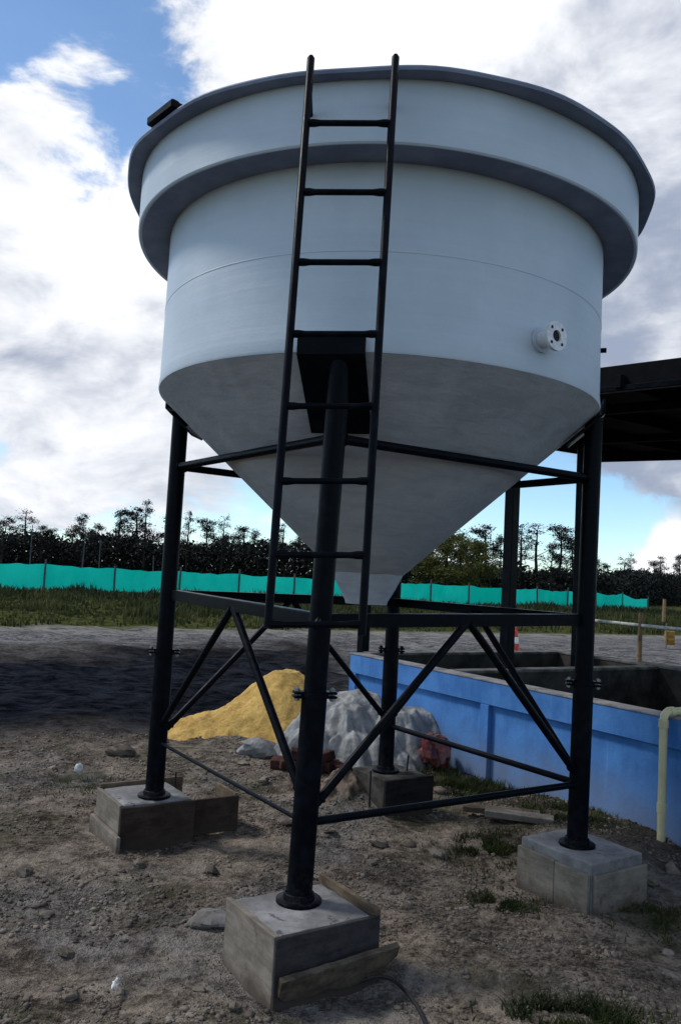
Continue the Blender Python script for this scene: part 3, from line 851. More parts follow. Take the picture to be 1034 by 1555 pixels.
# ------------------------------------------------------------------ blue basin behind the frame
A0 = Vector((0.19, 8.90, 0)); U = Vector((0.531, -0.847, 0)).normalized(); NN = Vector((0.847, 0.531, 0)).normalized()
BW, BL_, BH, TH = 3.07, 9.0, 0.845, 0.16
basin = thing('basin', (A0.x + 1.5, A0.y - .5, 0), 'open concrete basin with a blue painted outer wall', 'basin')
ax = (U, NN, Zf)
def bp(u, n, z):
    return A0 + U * u + NN * n + Zf * z
M().box(bp(BL_ / 2, TH - .006, .36), (BL_ - .2, .02, .93), ax).build('inner_face', 'basin_concrete', basin, smooth=0)
M().box(bp(BL_ / 2, .045 + TH / 2 - .02, .36), (BL_, TH - .04, .90), ax).build('wall', 'blue_paint', basin, smooth=0, label='blue painted front wall of recessed panels')
M().box(bp(BL_ / 2, TH / 2, .735), (BL_, TH, .20), ax, .006).build('top_beam', 'blue_paint', basin, smooth=25)
M().box(bp(BL_ / 2, TH / 2, .838), (BL_ + .01, TH + .012, .014), ax, .003).build('coping', 'concrete', basin, smooth=25)
for u0, wd in ((0.06, .12), (2.14, .11), (4.7, .11), (7.1, .11)):
    M().box(bp(u0, .03, .265), (wd, .06, .74), ax, .005).build('pilaster', 'blue_paint', basin, smooth=25)
for u0, u1, n0, n1, z1 in ((0, .14, TH + .002, BW, .83), (1.46, 1.60, TH + .002, BW, .82), (0, BL_, BW + .002, BW + .22, .835), (6.5, 6.64, TH + .002, BW, .82)):
    M().box(bp((u0 + u1) / 2, (n0 + n1) / 2, z1 / 2 - .1), (u1 - u0, n1 - n0, z1 + .2), ax, .004).build('inner_wall', 'basin_concrete', basin, smooth=25)  # inner walls in a darker concrete than the rims
    M().box(bp((u0 + u1) / 2, (n0 + n1) / 2, z1 + .012), (u1 - u0 + .02, n1 - n0 - (.01 if n1 < BW + .1 else -.02), .03), ax, .006).build('rim', 'rim_concrete', basin, smooth=25)
M().box(bp(BL_ / 2, (BW + TH) / 2, .06), (BL_ - .3, BW - TH - .02, .10), ax).build('sludge', 'sludge', basin, smooth=0, label='dark sludge lying in the basin')
# PVC pipe rising in front of the wall and turning over it
pb_ = bp(3.95, -.055, 0)
g0 = gz(pb_.x, pb_.y)
zt_ = .875
pts = [pb_ + Zf * (-.05), pb_ + Zf * (zt_ - .05)]
arc = [pb_ + Zf * (zt_ - .05) + NN * (.05 * (1 - math.cos(t))) + Zf * (.05 * math.sin(t)) for t in (R(22), R(45), R(68), R(90))]
pipe = M().path(pts + arc + [pb_ + Zf * zt_ + NN * .36], 0.027, 16).build('drain_pipe', 'pvc', None, smooth=50)
tag(pipe, 'cream plastic pipe rising beside the blue wall and bending over it', 'pipe')
around(pb_ + Zf * (zt_ - .10), Zf, .026, .033, .05, 20).build('coupling', 'pvc', pipe)
around(pb_ + Zf * zt_ + NN * .05, NN, .026, .033, .05, 20).build('coupling', 'pvc', pipe)
around(pb_ + Zf * .22, Zf, .026, .032, .06, 20).build('coupling', 'pvc', pipe)
# wooden post and rail on the far rim
pr0 = Vector((3.55, 9.49, .83))
rail = thing('railing', pr0, 'round wooden post with a pale rail on the far basin edge', 'railing')
M().path([pr0, pr0 + Zf * .3 + U * .004, pr0 + Zf * .60 + U * .01], [.030, .027, .025], 12).build('post', 'post_wood', rail)
M().path([pr0 - U * 0.85 + Zf * .46, pr0 + Zf * .455 + U * .02, pr0 + U * 1.4 + Zf * .45, pr0 + U * 2.8 + Zf * .455], .019, 10).build('rail', 'white_plastic', rail)
M().path([pr0 - U * 0.85, pr0 - U * 0.85 + Zf * .58], [.03, .026], 12).build('post', 'post_wood', rail)
M().path([pr0 + U * 2.8 - Zf * 0, pr0 + U * 2.8 + Zf * .6], [.03, .026], 12).build('post', 'post_wood', rail)

# ------------------------------------------------------------------ canopy
can = thing('canopy', (2.6, 9.0, 0.1), 'black steel canopy roof on posts over the basin', 'canopy')
CA = Vector((0.1, 9.15, 3.46)); DU = Vector((2.2, -2.6, -0.165)); DN = Vector((4.1, 2.85, 0.13))
UN, NNc = DU.normalized(), DN.normalized()
LU, LN = 2.0 * DU.length, DN.length
upn = UN.cross(NNc).normalized()
if upn.z < 0: upn = -upn
ctr = CA + DU * 1.0 + DN * .5
M().box(ctr + upn * .16, (LU, LN, .03), (UN, NNc, upn)).build('roof_sheet', 'roof_sheet', can, smooth=0)
M().box(CA + DU * 1.0 - NNc * .012 + upn * .14, (LU + .02, .02, .19), (UN, NNc, upn), .003).build('fascia', 'roof_steel', can, smooth=25)
M().box(CA + DU * 1.0 - NNc * .03 + upn * .035, (LU + .02, .07, .05), (UN, NNc, upn), .006).build('gutter', 'black_paint', can, smooth=25)
M().box(CA + DU * 1.0 + DN + NNc * .012 + upn * .10, (LU + .02, .02, .15), (UN, NNc, upn), .003).build('fascia', 'roof_steel', can, smooth=25)
M().box(CA - UN * .012 + DN * .5 + upn * .11, (.02, LN, .20), (UN, NNc, upn), .003).build('fascia', 'roof_steel', can, smooth=25)
for k in range(7):
    c = CA + DU * (.06 + k * .31) + DN * .5
    M().box(c + upn * .085, (.06, LN + (.18 if k % 2 else .04), .11), (UN, NNc, upn), .004).build('rafter', 'roof_steel', can, smooth=25)
for k in (0.12, 0.5, 0.88):
    c = CA + DU * 1.0 + DN * k
    M().box(c - upn * .015, (LU, .08, .085), (UN, NNc, upn), .004).build('purlin', 'roof_steel', can, smooth=25)
def roof_z(x, y):
    # underside height at plan point
    n_ = DU.cross(DN)
    return CA.z - (n_.x * (x - CA.x) + n_.y * (y - CA.y)) / n_.z
for x, y, s_ in ((0.33, 9.06, .10), (1.73, 8.16, .11), (2.97, 9.98, .105), (3.6, 5.6, .11)):
    zt2 = roof_z(x, y) - .05
    M().box((x, y, (zt2 + 0.0) / 2), (s_, s_, zt2), frame(R(-50)), .006).build('column', 'black_paint', can, smooth=25)

# ------------------------------------------------------------------ sand heap
def heap(name, mt, x0, x1, y0, y1, fn, nx, ny, rough=.02, nsc=6.0):
    xs = np.linspace(x0, x1, nx); ys = np.linspace(y0, y1, ny)
    X, Y = np.meshgrid(xs, ys)
    Z = fn(X, Y) + (fbm(X * nsc, Y * nsc, 5, .6) - .5) * rough
    i = np.arange(X.size).reshape(X.shape)
    F = np.stack([i[:-1, :-1], i[:-1, 1:], i[1:, 1:], i[1:, :-1]], -1).reshape(-1, 4)
    zc = ((Z - gheight(X, Y)).ravel())[F].max(1)
    F = F[zc > -.03]
    o = mesh_np(name, np.stack([X, Y, Z], -1).reshape(-1, 3), F, mt)
    return o
def coneh(X, Y, cx, cy, rx, ry, h, p=1.25, rot=0.0):
    c, s = math.cos(rot), math.sin(rot)
    a = ((X - cx) * c + (Y - cy) * s) / rx; b = (-(X - cx) * s + (Y - cy) * c) / ry
    r = np.sqrt(a * a + b * b) * (1 + .25 * (fbm(X * 2.2, Y * 2.2, 4) - .5))
    return h * np.clip(1 - r, -.3, 1) ** 1 if p == 1 else h * (np.sign(1 - r) * np.abs(np.clip(1 - r, -.3, 1)) ** p)
def sandf(X, Y):
    ra = np.hypot((X + .50) / .74, (Y - 9.0) / .85) * (1 + .22 * (fbm(X * 2.2, Y * 2.2, 4) - .5)); a = .66 * (1 - np.clip(ra, 0, 1.3) ** 1.35); b = coneh(X, Y, -.98, 8.70, .74, .56, .27, 1, .25)
    z = np.maximum(a, b); k = .06
    sm = np.log(np.exp(a / k) + np.exp(b / k)) * k
    top = np.minimum(sm, .60 - .1 * np.clip(sm - .55, 0, 1))
    return top
sand = heap('sand_pile', 'sand', -2.2, .6, 7.9, 10.1, sandf, 170, 140, .10, 4.5)
tag(sand, 'heap of yellow sand on the dark ground behind the left of the frame', 'sand')

# ------------------------------------------------------------------ plastic sheet over rubble
TENT = [  # what pushes the sheet up: x, y, height, slope, phase
    (.06, 7.75, .63, .34, .3), (.24, 7.80, .65, .30, 1.1), (.12, 7.60, .60, .5, 2.0), (.62, 7.72, .55, .42, .7), (.78, 7.86, .52, .4, 2.4), (.55, 7.95, .52, .4, .2),
    (-.10, 7.40, .38, .7, 1.9), (.20, 7.36, .36, .7, 2.8), (.42, 7.42, .34, .6, .1), (-.22, 7.55, .26, .9, 1.3), (.60, 7.38, .22, .7, .5)]
def tarpf(X, Y):
    wx = X + .05 * (fbm(X * 4, Y * 4 + 5, 3) - .5); wy = Y + .05 * (fbm(X * 4 + 8, Y * 4, 3) - .5)
    z = np.full(X.shape, -1.0)
    for cx, cy, h, sl, ph in TENT:
        dx, dy = wx - cx, wy - cy
        r = np.hypot(dx, dy); a = np.arctan2(dy, dx)
        tri = np.abs(((a * 6 / (2 * PI) + ph) % 1) - .5) * 2 * .6 + np.abs(((a * 11 / (2 * PI) + ph * 2) % 1) - .5) * 2 * .4
        drop = sl * r * .6 + 2.6 * np.clip(r - .19, 0, 9) ** 1.3
        z = np.maximum(z, h - drop * (.62 + .75 * tri))
    z = z + (np.abs(fbm(X * 5 + 9, Y * 5, 3) - .5) * 2 - .25) * .06
    return np.maximum(z * .9, -.08 + .05 * fbm(X * 3, Y * 3, 3))
tarp = heap('plastic_sheet', 'tarp', -.85, 1.1, 6.8, 8.6, tarpf, 190, 175, .012, 14)
tag(tarp, 'crumpled grey-white plastic sheet draped over a pile by the blue wall', 'sheet')
# clay bricks and rubble showing at the edge of the sheet
brick_spots = [(-.30, 6.98, .04, .3, .1), (-.12, 6.93, .04, -.4, .05), (.02, 7.00, .045, 1.1, .0), (-.22, 7.02, .12, .1, .25), (-.04, 6.97, .12, .6, -.2), (.12, 6.95, .04, -.9, .1), (-.42, 7.06, .04, 1.5, .0)]
for k, (x, y, z, rz, ry_) in enumerate(brick_spots):
    m = M().box((0, 0, 0), (.20, .10, .075), None, .006)
    o = m.build('brick', 'clay', None, origin=(0, 0, 0), smooth=25)
    o.location = (x, y, z + gz(x, y)); o.rotation_euler = (ry_ * .6, ry_, rz)
    tag(o, 'broken red clay brick lying at the edge of the plastic sheet', 'brick', 'clay bricks by the plastic sheet')
# crumpled bags
tag(blob('bag', 'red_plastic', (0.93, 7.36, .13), (.15, .13, .15), 21, .5, 22).build('bag', 'red_plastic', None, smooth=28), 'crumpled red plastic bag at the foot of the blue wall', 'bag')
tag(blob('sack', 'tarp', (-.62, 7.52, .06), (.20, .13, .10), 23, .4, 20).build('sack', 'tarp', None, smooth=40), 'dirty white sack lying between the sand heap and the sheet', 'sack')
tag(heap('earth_heap', 'earth', -.3, .46, 5.75, 6.5, lambda X, Y: coneh(X, Y, .12, 6.12, .34, .28, .30, 1) - .02 + .10 * (np.abs(fbm(X * 9, Y * 9, 3) - .5) * 2 - .2), 70, 70, .09, 12), 'brown lump of excavated earth beside the rear footing', 'earth')
tag(blob('cup', 'white_plastic', (-1.94, 6.5, .05), (.035, .03, .045), 3, .15, 14).build('litter', 'white_plastic', None, smooth=60), 'small white plastic scrap on the soil behind the left footing', 'litter')
tag(blob('scrap', 'white_plastic', (-.79, 3.36, .012), (.012, .045, .008), 4, .9, 12).build('litter', 'white_plastic', None, smooth=60), 'twisted pale scrap on the soil in the left foreground', 'litter')

# ------------------------------------------------------------------ things on the far yard
cn = thing('traffic_cone', (4.52, 20.35, 0), 'small red traffic cone standing on the road behind the basin', 'cone')
M().lathe([(.0, .02), (.15, .02), (.15, .0), (.0, .0)], (4.52, 20.35, 0), 4).build('base', 'cone_red', cn, smooth=20)
M().lathe([(.12, .02), (.03, .62), (.0, .63)], (4.52, 20.35, 0), 18).build('body', 'cone_red', cn)
M().lathe([(.092, .22), (.069, .38)], (4.522, 20.35, 0), 18).build('band', 'white_band', cn)
dr = thing('drum', (10.15, 24.7, 0), 'yellow drum standing at the roadside beyond the wooden post', 'drum')
M().lathe([(0, 0), (.14, 0), (.15, .02), (.145, .13), (.155, .15), (.145, .17), (.145, .26), (.155, .28), (.145, .30), (.15, .40), (.13, .41), (.0, .405)], (10.15, 24.7, .12), 20).build('body', 'drum_yellow', dr)
M().tube((10.0, 24.6, 0), (10.0, 24.6, .75), .02, .02, 8).build('stake', 'form_wood', dr)
ep = M().path([(16.85, 41.8, -.1), (16.87, 41.8, 1.35)], [.10, .08], 10).build('post', 'post_wood', None)
tag(ep, 'brown wooden post at the right end of the green fence', 'post')

# ------------------------------------------------------------------ green fence
FP = [(-26, 33.6), (-15.8, 38.3), (-9.5, 41.2), (0, 46.5), (12, 55), (24.6, 64.2)]
fence = thing('fence', (-0.0, 46.5, 0), 'long teal green mesh fence across the back of the yard', 'fence')
segs = [(Vector((a[0], a[1], 0)), Vector((b[0], b[1], 0))) for a, b in zip(FP[:-1], FP[1:])]
cum = [0]
for a, b in segs: cum.append(cum[-1] + (b - a).length)
def fpt(s):
    for i, (a, b) in enumerate(segs):
        if s <= cum[i + 1] or i == len(segs) - 1:
            return a.lerp(b, (s - cum[i]) / (cum[i + 1] - cum[i]))
nF = int(cum[-1] / 3.15)
tops = []
rf = random.Random(9)
pts_ = [fpt(cum[-1] * i / nF) for i in range(nF + 1)]
for i, p in enumerate(pts_):
    g = gz(p.x, p.y)
    ht = 1.37 + rf.uniform(-.03, .03)
    if i == nF: ht = 1.05
    tops.append(ht)
    M().path([(p.x, p.y, g - .2), (p.x + rf.uniform(-.03, .03), p.y, g + ht + .12 + rf.uniform(-.05, .12))], [.055, .05], 8).build('post', 'fence_post', fence)
for i in range(nF):
    p0, p1 = pts_[i], pts_[i + 1]
    nn = Vector(((p1 - p0).y, -(p1 - p0).x, 0)).normalized()
    m = M(); vs = []; K = 9; Q = 5
    for k in range(K):
        t = k / (K - 1)
        q = p0.lerp(p1, .004 + t * .992)
        top = tops[i] * (1 - t) + tops[i + 1] * t - .09 * math.sin(PI * t) * rf.uniform(.3, 1.4) - (.10 * math.sin(PI * t) if i >= nF - 2 else 0)
        for j in range(Q):
            z = .02 + (top - .02) * j / (Q - 1)
            bl = (.05 + .06 * math.sin(i * 1.7 + 3 * t)) * math.sin(PI * t) * math.sin(PI * j / (Q - 1))
            vs.append(q - nn * (.06 + bl) + Zf * (z + gz(q.x, q.y) * 0 + .08))
    fs = [(k * Q + j, (k + 1) * Q + j, (k + 1) * Q + j + 1, k * Q + j + 1) for k in range(K - 1) for j in range(Q - 1)]
    m.add(vs, fs).build('mesh_panel', 'net', fence, smooth=60)
for (x, z), lb in zip(((-13.8, 3.4), (-12.85, 2.9), (-16.6, 3.5), (-9.9, 2.2)), ('tallest thin grey pole behind the fence, second from the left', 'thin grey pole behind the fence, third from the left', 'thin grey pole behind the fence, nearest the left edge', 'shortest thin grey pole behind the fence, beside the left leg')):
    tag(M().path([(x, 44, -.1), (x + rf.uniform(-.1, .1), 44, z)], [.035, .022], 8).build('pole', 'galv', None), lb, 'pole')

# ------------------------------------------------------------------ trees
def leaf_quads(centres, n_each, spread, size, r, flat=.7):
    C = np.repeat(centres, n_each, 0); n = len(C)
    P = C + r.normal(0, 1, (n, 3)) * np.array([spread, spread, spread * flat])
    a = r.normal(0, 1, (n, 3)); a /= np.linalg.norm(a, axis=1)[:, None]
    b = np.cross(a, r.normal(0, 1, (n, 3))); b /= np.linalg.norm(b, axis=1)[:, None]
    s = size * r.uniform(.5, 1.3, (n, 1))
    V = np.stack([P - a * s, P + b * s * .55, P + a * s, P - b * s * .55], 1).reshape(-1, 3)
    F = np.arange(n * 4).reshape(-1, 4)
    return V, F
def tree_meshes(kind, seed):
    """unit-height tree (height 6 m): trunk mesh and crown mesh data"""
    r = random.Random(seed); nr = np.random.default_rng(seed)
    H = 6.0; m = M(); cents = []
    lean = r.uniform(-.25, .25)
    trunk = [Vector((lean * t * t + r.uniform(-.05, .05), r.uniform(-.05, .05), H * .97 * t)) for t in (0, .2, .4, .6, .8, 1)]
    m.path(trunk, [.13, .11, .09, .07, .045, .015], 7)
    nb = {'e': 17, 's': 12, 'o': 16}[kind]
    for i in range(nb):
        t = {'e': .22, 's': .40, 'o': .18}[kind] + ({'e': .76, 's': .58, 'o': .8}[kind]) * (i + r.random() * .7) / nb
        t = min(t, .985)
        base_ = Vector((lean * t * t, 0, H * .97 * t)); a = r.uniform(0, 2 * PI)
        reach = {'e': 1.0, 's': .8, 'o': 1.25}[kind] * (1.15 - .75 * max(0, t - .35) / .65) * r.uniform(.55, 1.25)
        tip = base_ + Vector((math.cos(a) * reach, math.sin(a) * reach, reach * r.uniform(.35, .95)))
        tip.z = min(tip.z, H)
        mid = base_.lerp(tip, .5) + Vector((0, 0, -.06))
        m.path([base_, mid, tip], [.035, .022, .008], 5)
        cents.append(tuple(tip))
        cents.append(tuple(base_.lerp(tip, r.uniform(.55, .8)) + Vector((r.uniform(-.2, .2), r.uniform(-.2, .2), r.uniform(0, .2)))))
        if kind == 'o':
            cents.append(tuple(base_.lerp(tip, .45)))
    cents.append((lean, 0, H * .97))
    cents = np.array(cents)
    cents[:, 2] = np.minimum(cents[:, 2], H - .12)
    V, F = leaf_quads(cents, {'e': 120, 's': 75, 'o': 130}[kind], {'e': .21, 's': .17, 'o': .32}[kind], {'e': .065, 's': .055, 'o': .09}[kind], nr)
    # gaps: thin out by noise
    cc = V.reshape(-1, 4, 3).mean(1)
    keep = vnoise(cc[:, 0] * 2.3 + seed, cc[:, 2] * 2.3 + cc[:, 1]) > ({'e': .28, 's': .36, 'o': .2}[kind])
    V = V.reshape(-1, 4, 3)[keep].reshape(-1, 3); F = np.arange(len(V)).reshape(-1, 4)
    tm = bpy.data.meshes.new('trunk'); tm.from_pydata([tuple(x) for x in m.v], [], m.f); tm.update()
    tm.polygons.foreach_set('use_smooth', [True] * len(tm.polygons)); tm.materials.append(MT['bark'])
    cm = bpy.data.meshes.new('crown'); cm.from_pydata([tuple(map(float, x)) for x in V], [], [tuple(map(int, f)) for f in F]); cm.update()
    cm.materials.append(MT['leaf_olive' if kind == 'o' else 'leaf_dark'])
    return tm, cm
VAR = {'e': [tree_meshes('e', s) for s in (1, 2, 3, 4, 5)], 's': [tree_meshes('s', s) for s in (11, 12, 13, 14)], 'o': [tree_meshes('o', s) for s in (21, 22, 23)]}
TREES = [(-35.2, 78, 4.7, 'e'), (-34.5, 80, 5.2, 'e'), (-31.4, 76, 5.4, 'e'), (-31.7, 82, 6.5, 's'), (-28.5, 78, 4.8, 'e'), (-27.6, 84, 5.3, 'e'), (-24.2, 77, 6.1, 'e'), (-25.2, 85, 5.6, 'e'), (-21.4, 79, 6.7, 'e'), (-20.6, 83, 7.4, 'e'), (-18.6, 78, 7.8, 's'), (-17.6, 84, 6.7, 'e'), (-14.5, 78, 7.0, 's'), (-13.4, 82, 6.5, 'e'), (-11.0, 77, 6.7, 's'), (-10.0, 84, 6.0, 'e'), (-8.2, 79, 5.6, 'e'), (-5.5, 80, 6.4, 's'), (-4.0, 84, 5.8, 'e'), (-1.5, 79, 5.5, 'e'), (2.0, 82, 5.7, 'e'), (5.5, 79, 5.4, 'e'), (7.8, 72, 5.4, 'o'), (9.3, 70, 5.7, 'o'), (11.0, 73, 6.0, 'o'), (12.1, 69, 5.0, 'o'), (15.3, 84, 7.6, 'e'), (16.9, 84, 6.6, 'e'), (18.0, 80, 7.6, 's'), (20.5, 84, 8.1, 's'), (21.9, 80, 7.6, 'e'), (19.4, 74, 5.6, 'e'), (23.8, 82, 6.4, 'e'), (31.3, 98, 5.5, 'e'), (34.2, 104, 5.0, 'e'), (35.0, 99, 5.7, 's'), (37.2, 103, 6.4, 's'), (38.0, 98, 5.4, 'e'), (40.2, 101, 6.1, 's'), (41.2, 98, 6.2, 'e'), (44.7, 102, 6.2, 'e')]
_rt = random.Random(41)
for k in range(12):
    x_ = -36 + 4.2 * k + _rt.uniform(-1.8, 1.8)
    if 6.5 < x_ < 13.5:
        continue
    TREES.append((round(x_, 1), 86 + _rt.uniform(0, 4), round(_rt.uniform(4.2, 5.5), 1), _rt.choice('ees')))
TREES.sort(key=lambda q: q[0] / q[1])
ORD = ['first', 'second', 'third', 'fourth', 'fifth', 'sixth', 'seventh', 'eighth', 'ninth', 'tenth', 'eleventh', 'twelfth', 'thirteenth', 'fourteenth', 'fifteenth', 'sixteenth', 'seventeenth', 'eighteenth', 'nineteenth', 'twentieth', 'twenty-first', 'twenty-second', 'twenty-third', 'twenty-fourth', 'twenty-fifth', 'twenty-sixth', 'twenty-seventh', 'twenty-eighth', 'twenty-ninth', 'thirtieth', 'thirty-first', 'thirty-second', 'thirty-third', 'thirty-fourth', 'thirty-fifth', 'thirty-sixth', 'thirty-seventh', 'thirty-eighth', 'thirty-ninth', 'fortieth']
cnt = {}
KN = {'e': 'dark leafy eucalyptus', 's': 'thin sparse eucalyptus', 'o': 'bushy olive-green tree'}
for i, (x, y, hgt, kd) in enumerate(TREES):
    side = 'right' if x > 14 else 'left'
    key = (kd, side) if kd != 'o' else (kd, '')
    n_ = cnt.get(key, 0); cnt[key] = n_ + 1
    vv = VAR[kd]; tm, cm = vv[(i * 3 + n_) % len(vv)]
    zone = 'left of the tank axis' if side == 'left' else 'right of the tank axis'
    lb = f"{KN[kd]} behind the fence, {ORD[n_]} from the left " + ('of its kind' if kd == 'o' else ('in the left row' if side == 'left' else 'in the right row'))
    e = thing('tree', (x, y, gz(x, y) - .05), lb, 'tree', 'trees beyond the fence')
    s_ = hgt / 6.0
    wd_ = 1.25 + .35 * math.sin(i * 2.1)
    e.scale = (s_ * wd_, s_ * wd_, s_); e.rotation_euler = (0, 0, i * 1.3)
    for nm, me in (('trunk', tm), ('crown', cm)):
        o = bpy.data.objects.new(nm, me); COL.objects.link(o); o.parent = e
# low wood behind the fence reads as one dark mass
def wood_mass():
    r = np.random.default_rng(77); n = 170000
    X = -50 + 112 * r.random(n)
    Y = np.where(X < 26, 82, 82 + (X - 26) * 1.5) + r.normal(0, 2.2, n)
    Y = np.minimum(Y, 112)
    top = np.interp(X, [-50, -37, -20, -5, 5, 9, 25, 36, 62], [3.7, 3.7, 4.1, 4.5, 4.2, 3.3, 3.2, 3.6, 3.9]) + (fbm(X * .5, X * 0 + 3, 5, .6) - .5) * 2.4
    Z = top * r.random(n) ** .85
    C = np.stack([X, Y, Z], 1)
    return leaf_quads(C, 1, .18, .17, r, 1.0)
V, F = wood_mass()
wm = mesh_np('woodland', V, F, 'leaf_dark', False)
wm['kind'] = 'stuff'; wm['label'] = 'dark low woodland mass behind the green fence'; wm['category'] = 'woodland'

# ------------------------------------------------------------------ grass
def blades(name, XY, hgt, wid, r, mt, label, lean=.35):
    n = len(XY); x, y = XY[:, 0], XY[:, 1]; z = gheight(x, y) - .01
    a = r.uniform(0, 2 * PI, n); h = hgt * r.uniform(.45, 1.25, n); wv_ = wid * r.uniform(.6, 1.3, n)
    la = r.uniform(0, 2 * PI, n); ll = h * lean * r.uniform(.2, 1.3, n)
    b = np.stack([x, y, z], 1); s = np.stack([np.cos(a), np.sin(a), 0 * a], 1) * wv_[:, None]
    lv = np.stack([np.cos(la) * ll, np.sin(la) * ll, h], 1)
    mid = b + lv * np.array([.35, .35, .6])
    V = np.stack([b - s, b + s, mid + s * .7, mid - s * .7, b + lv], 1).reshape(-1, 3)
    i = np.arange(n)[:, None] * 5
    F = np.concatenate([np.concatenate([i, i + 1, i + 2], 1), np.concatenate([i, i + 2, i + 3], 1), np.concatenate([i + 3, i + 2, i + 4], 1)])
    o = mesh_np(name, V, F, mt, False)
    o['kind'] = 'stuff'; o['label'] = label; o['category'] = 'grass'
    return o
r_ = np.random.default_rng(5)
pts2 = []
while sum(len(p) for p in pts2) < 52000:
    n = 40000
    x = r_.uniform(-24, 34, n); y = r_.uniform(14, 66, n)
    near_ = 25.0 + .58 * x + (fbm(x * .5, y * .5, 3) - .5) * 2.5
    fx = np.array([q[0] for q in FP]); fy = np.array([q[1] for q in FP])
    far_ = np.interp(x, fx, fy) + 6
    dens = vnoise(x * .8, y * .8) * .7 + .3
    # denser towards the near edge and in front of the net
    k = (y > near_) & (y < far_) & (r_.random(n) < dens * np.clip(26 / y, .25, 1))
    pts2.append(np.stack([x[k], y[k]], 1))
XY = np.concatenate(pts2)
fd = np.interp(XY[:, 0], fx, fy) - XY[:, 1]
hh = .10 + .12 * np.exp(-(fd / 3.0) ** 2) + .75 * np.clip(fbm(XY[:, 0] * .55, XY[:, 1] * .4, 3) - .42, 0, 1)
blades('grass', XY, hh, .035, r_, 'grass_verge', 'rough grass verge along the green fence')
t_ = r_.random(14000)
sF = t_ * cum[-1]
FPX = np.interp(sF, cum, [q[0] for q in FP]); FPY = np.interp(sF, cum, [q[1] for q in FP])
off = r_.gamma(2.0, 1.1, 14000) + .15
XF = FPX + off * .55; YF = FPY - off * .83
kk = fbm(XF * .35, YF * .35, 3) > .40
hF = (.22 + .85 * np.clip(fbm(XF * .5 + 9, YF * .5, 3) - .38, 0, 1))[kk]
blades('weeds', np.stack([XF[kk], YF[kk]], 1), hF, .045, r_, 'weed_dark', 'dark tall weeds growing against the green fence', .5)
def patch(cx, cy, rx, ry, n, h, label, rot=0.0):
    t = r_.normal(0, .5, (n * 3, 2))
    c, s = math.cos(rot), math.sin(rot)
    x = cx + t[:, 0] * rx * c - t[:, 1] * ry * s; y = cy + t[:, 0] * rx * s + t[:, 1] * ry * c
    k = vnoise(x * 9, y * 9) > .42
    P = np.stack([x[k], y[k]], 1)[:n]
    blades('weeds', P, h, .0035, r_, 'grass_near', label, .9)
patch(.98, 4.47, .17, .14, 900, .045, 'small green weed patch left of the right footing')
patch(1.0, 3.22, .26, .13, 1600, .05, 'green weed patch at the bottom edge right of centre')
patch(1.08, 5.30, .30, .30, 2200, .05, 'dark weeds on the soil behind the right footing')
patch(1.15, 6.85, .38, .34, 3000, .08, 'green weeds along the foot of the blue wall', -1.0)
patch(1.75, 6.0, .35, .30, 1600, .05, 'sparse weeds at the blue wall behind the right footing', -1.0)
patch(-1.75, 6.3, .40, .45, 500, .035, 'scattered weeds on the soil behind the left footing')
patch(-1.25, 4.2, .55, .35, 420, .022, 'mossy weeds in the left foreground soil')
patch(1.75, 4.35, .25, .25, 700, .04, 'few weeds right of the right footing')
patch(-.55, 3.6, .25, .35, 160, .022, 'fine weeds left of the front footing')

# ------------------------------------------------------------------ gravel and stones
ICO = None
def ico():
    t = (1 + 5 ** .5) / 2
    v = np.array([(-1, t, 0), (1, t, 0), (-1, -t, 0), (1, -t, 0), (0, -1, t), (0, 1, t), (0, -1, -t), (0, 1, -t), (t, 0, -1), (t, 0, 1), (-t, 0, -1), (-t, 0, 1)], float)
    v /= np.linalg.norm(v[0])
    f = np.array([(0, 11, 5), (0, 5, 1), (0, 1, 7), (0, 7, 10), (0, 10, 11), (1, 5, 9), (5, 11, 4), (11, 10, 2), (10, 7, 6), (7, 1, 8), (3, 9, 4), (3, 4, 2), (3, 2, 6), (3, 6, 8), (3, 8, 9), (4, 9, 5), (2, 4, 11), (6, 2, 10), (8, 6, 7), (9, 8, 1)])
    return v, f
iv, if_ = ico()
def pebbles(n, r):
    y = 2.3 + 7.5 * r.random(n) ** 1.5
    x = (r.random(n) * 2 - 1) * (0.47 * y + .4) + .05
    k = vnoise(x * 1.7 + 5, y * 1.7) * .6 + vnoise(x * 5, y * 5 + 3) * .4 > .40
    k &= ~((x < -.3) & (y > 8.0 + .54 * (x + 2.5)))
    x, y = x[k], y[k]; n = len(x)
    s = .0028 + .011 * r.random(n) ** 6 + .0009 * y * .3
    z = gheight(x, y)
    V = iv[None] * (1 + r.uniform(-.36, .36, (n, 12, 1)))
    sc3 = np.stack([r.uniform(.7, 1.5, n), r.uniform(.7, 1.5, n), r.uniform(.45, .9, n)], 1)
    V = V * sc3[:, None] * s[:, None, None]
    a = r.uniform(0, 2 * PI, n); c, q = np.cos(a)[:, None], np.sin(a)[:, None]
    V = np.stack([V[..., 0] * c - V[..., 1] * q, V[..., 0] * q + V[..., 1] * c, V[..., 2]], -1)
    V += np.stack([x, y, z + s * .2], 1)[:, None]
    F = (if_[None] + np.arange(n)[:, None, None] * 12).reshape(-1, 3)
    return V.reshape(-1, 3), F
V, F = pebbles(62000, np.random.default_rng(8))
gv = mesh_np('gravel', V, F, 'stone', False)
gv['kind'] = 'stuff'; gv['label'] = 'loose gravel scattered over the brown soil'; gv['category'] = 'gravel'
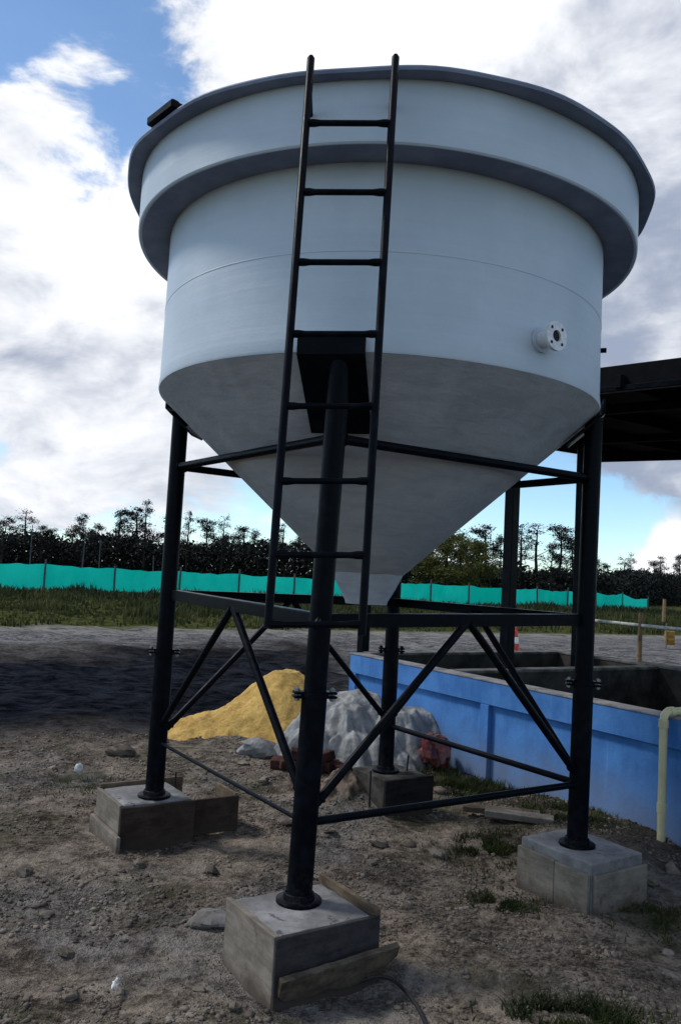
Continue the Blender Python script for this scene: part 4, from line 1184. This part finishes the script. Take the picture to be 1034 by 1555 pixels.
def rock_mesh(seed):
    r = np.random.default_rng(seed)
    m = blob('stone', 'stone', (0, 0, 0), (1, .8, .6), seed, .4, 9)
    me = bpy.data.meshes.new('stone'); me.from_pydata(m.v, [], m.f); me.update()
    me.polygons.foreach_set('use_smooth', [True] * len(me.polygons)); me.set_sharp_from_angle(angle=R(30))
    me.materials.append(MT['stone'])
    return me
RM = [rock_mesh(s) for s in (31, 32, 33, 34, 35, 36)]
rk = random.Random(12)
spots = [(-1.80, 7.31, .13, 'dark rock on the soil just left of the left leg'), (-.72, 7.15, .06, None), (-.5, 6.6, .06, None), (-.25, 5.6, .05, None), (.05, 5.35, .055, None), (.35, 5.25, .06, None), (.55, 5.3, .05, None), (.72, 5.15, .06, None), (.3, 4.9, .04, None), (-.6, 4.6, .045, None), (-1.3, 4.0, .04, None), (-1.1, 3.7, .04, None), (-1.55, 4.4, .05, None), (-1.0, 4.6, .04, None), (-.95, 3.3, .035, None), (-.45, 3.35, .03, None), (-.3, 3.25, .035, None), (-.62, 3.1, .03, None), (.75, 4.0, .025, None), (1.15, 4.0, .03, None), (1.65, 3.95, .03, None), (1.9, 4.8, .05, None), (2.1, 5.0, .06, None), (1.95, 5.2, .05, None), (-.85, 6.1, .05, None), (-1.2, 6.4, .05, None), (-1.6, 5.9, .05, None), (.9, 6.6, .06, 'pale angular stone near the foot of the blue wall'), (-2.2, 6.7, .05, None), (-.35, 7.05, .07, None), (.62, 3.35, .025, None), (.72, 3.7, .02, None), (-.1, 4.5, .035, None), (.45, 4.3, .03, None)]
NEAR = {12: 'half-buried stone near the left picture edge beside mossy soil', 21: 'stone on darker soil right of the right footing', 22: 'stone on darker soil near the cream pipe', 2: 'stone midway between the left and rear footings', 6: 'pale stone on the bare soil in front of the rear footing'}
for i, (x, y, s_, lb) in enumerate(spots):
    lb = lb or NEAR.get(i)
    o = bpy.data.objects.new('stone', RM[i % len(RM)]); COL.objects.link(o)
    o.location = (x, y, gz(x, y) + s_ * .22); o.scale = (s_, s_, s_ * rk.uniform(.6, 1.0)); o.rotation_euler = (rk.uniform(-.3, .3), rk.uniform(-.3, .3), rk.uniform(0, 6))
    tag(o, lb or 'loose grey-brown stone lying on the bare soil', 'stone', 'loose stones on the soil')
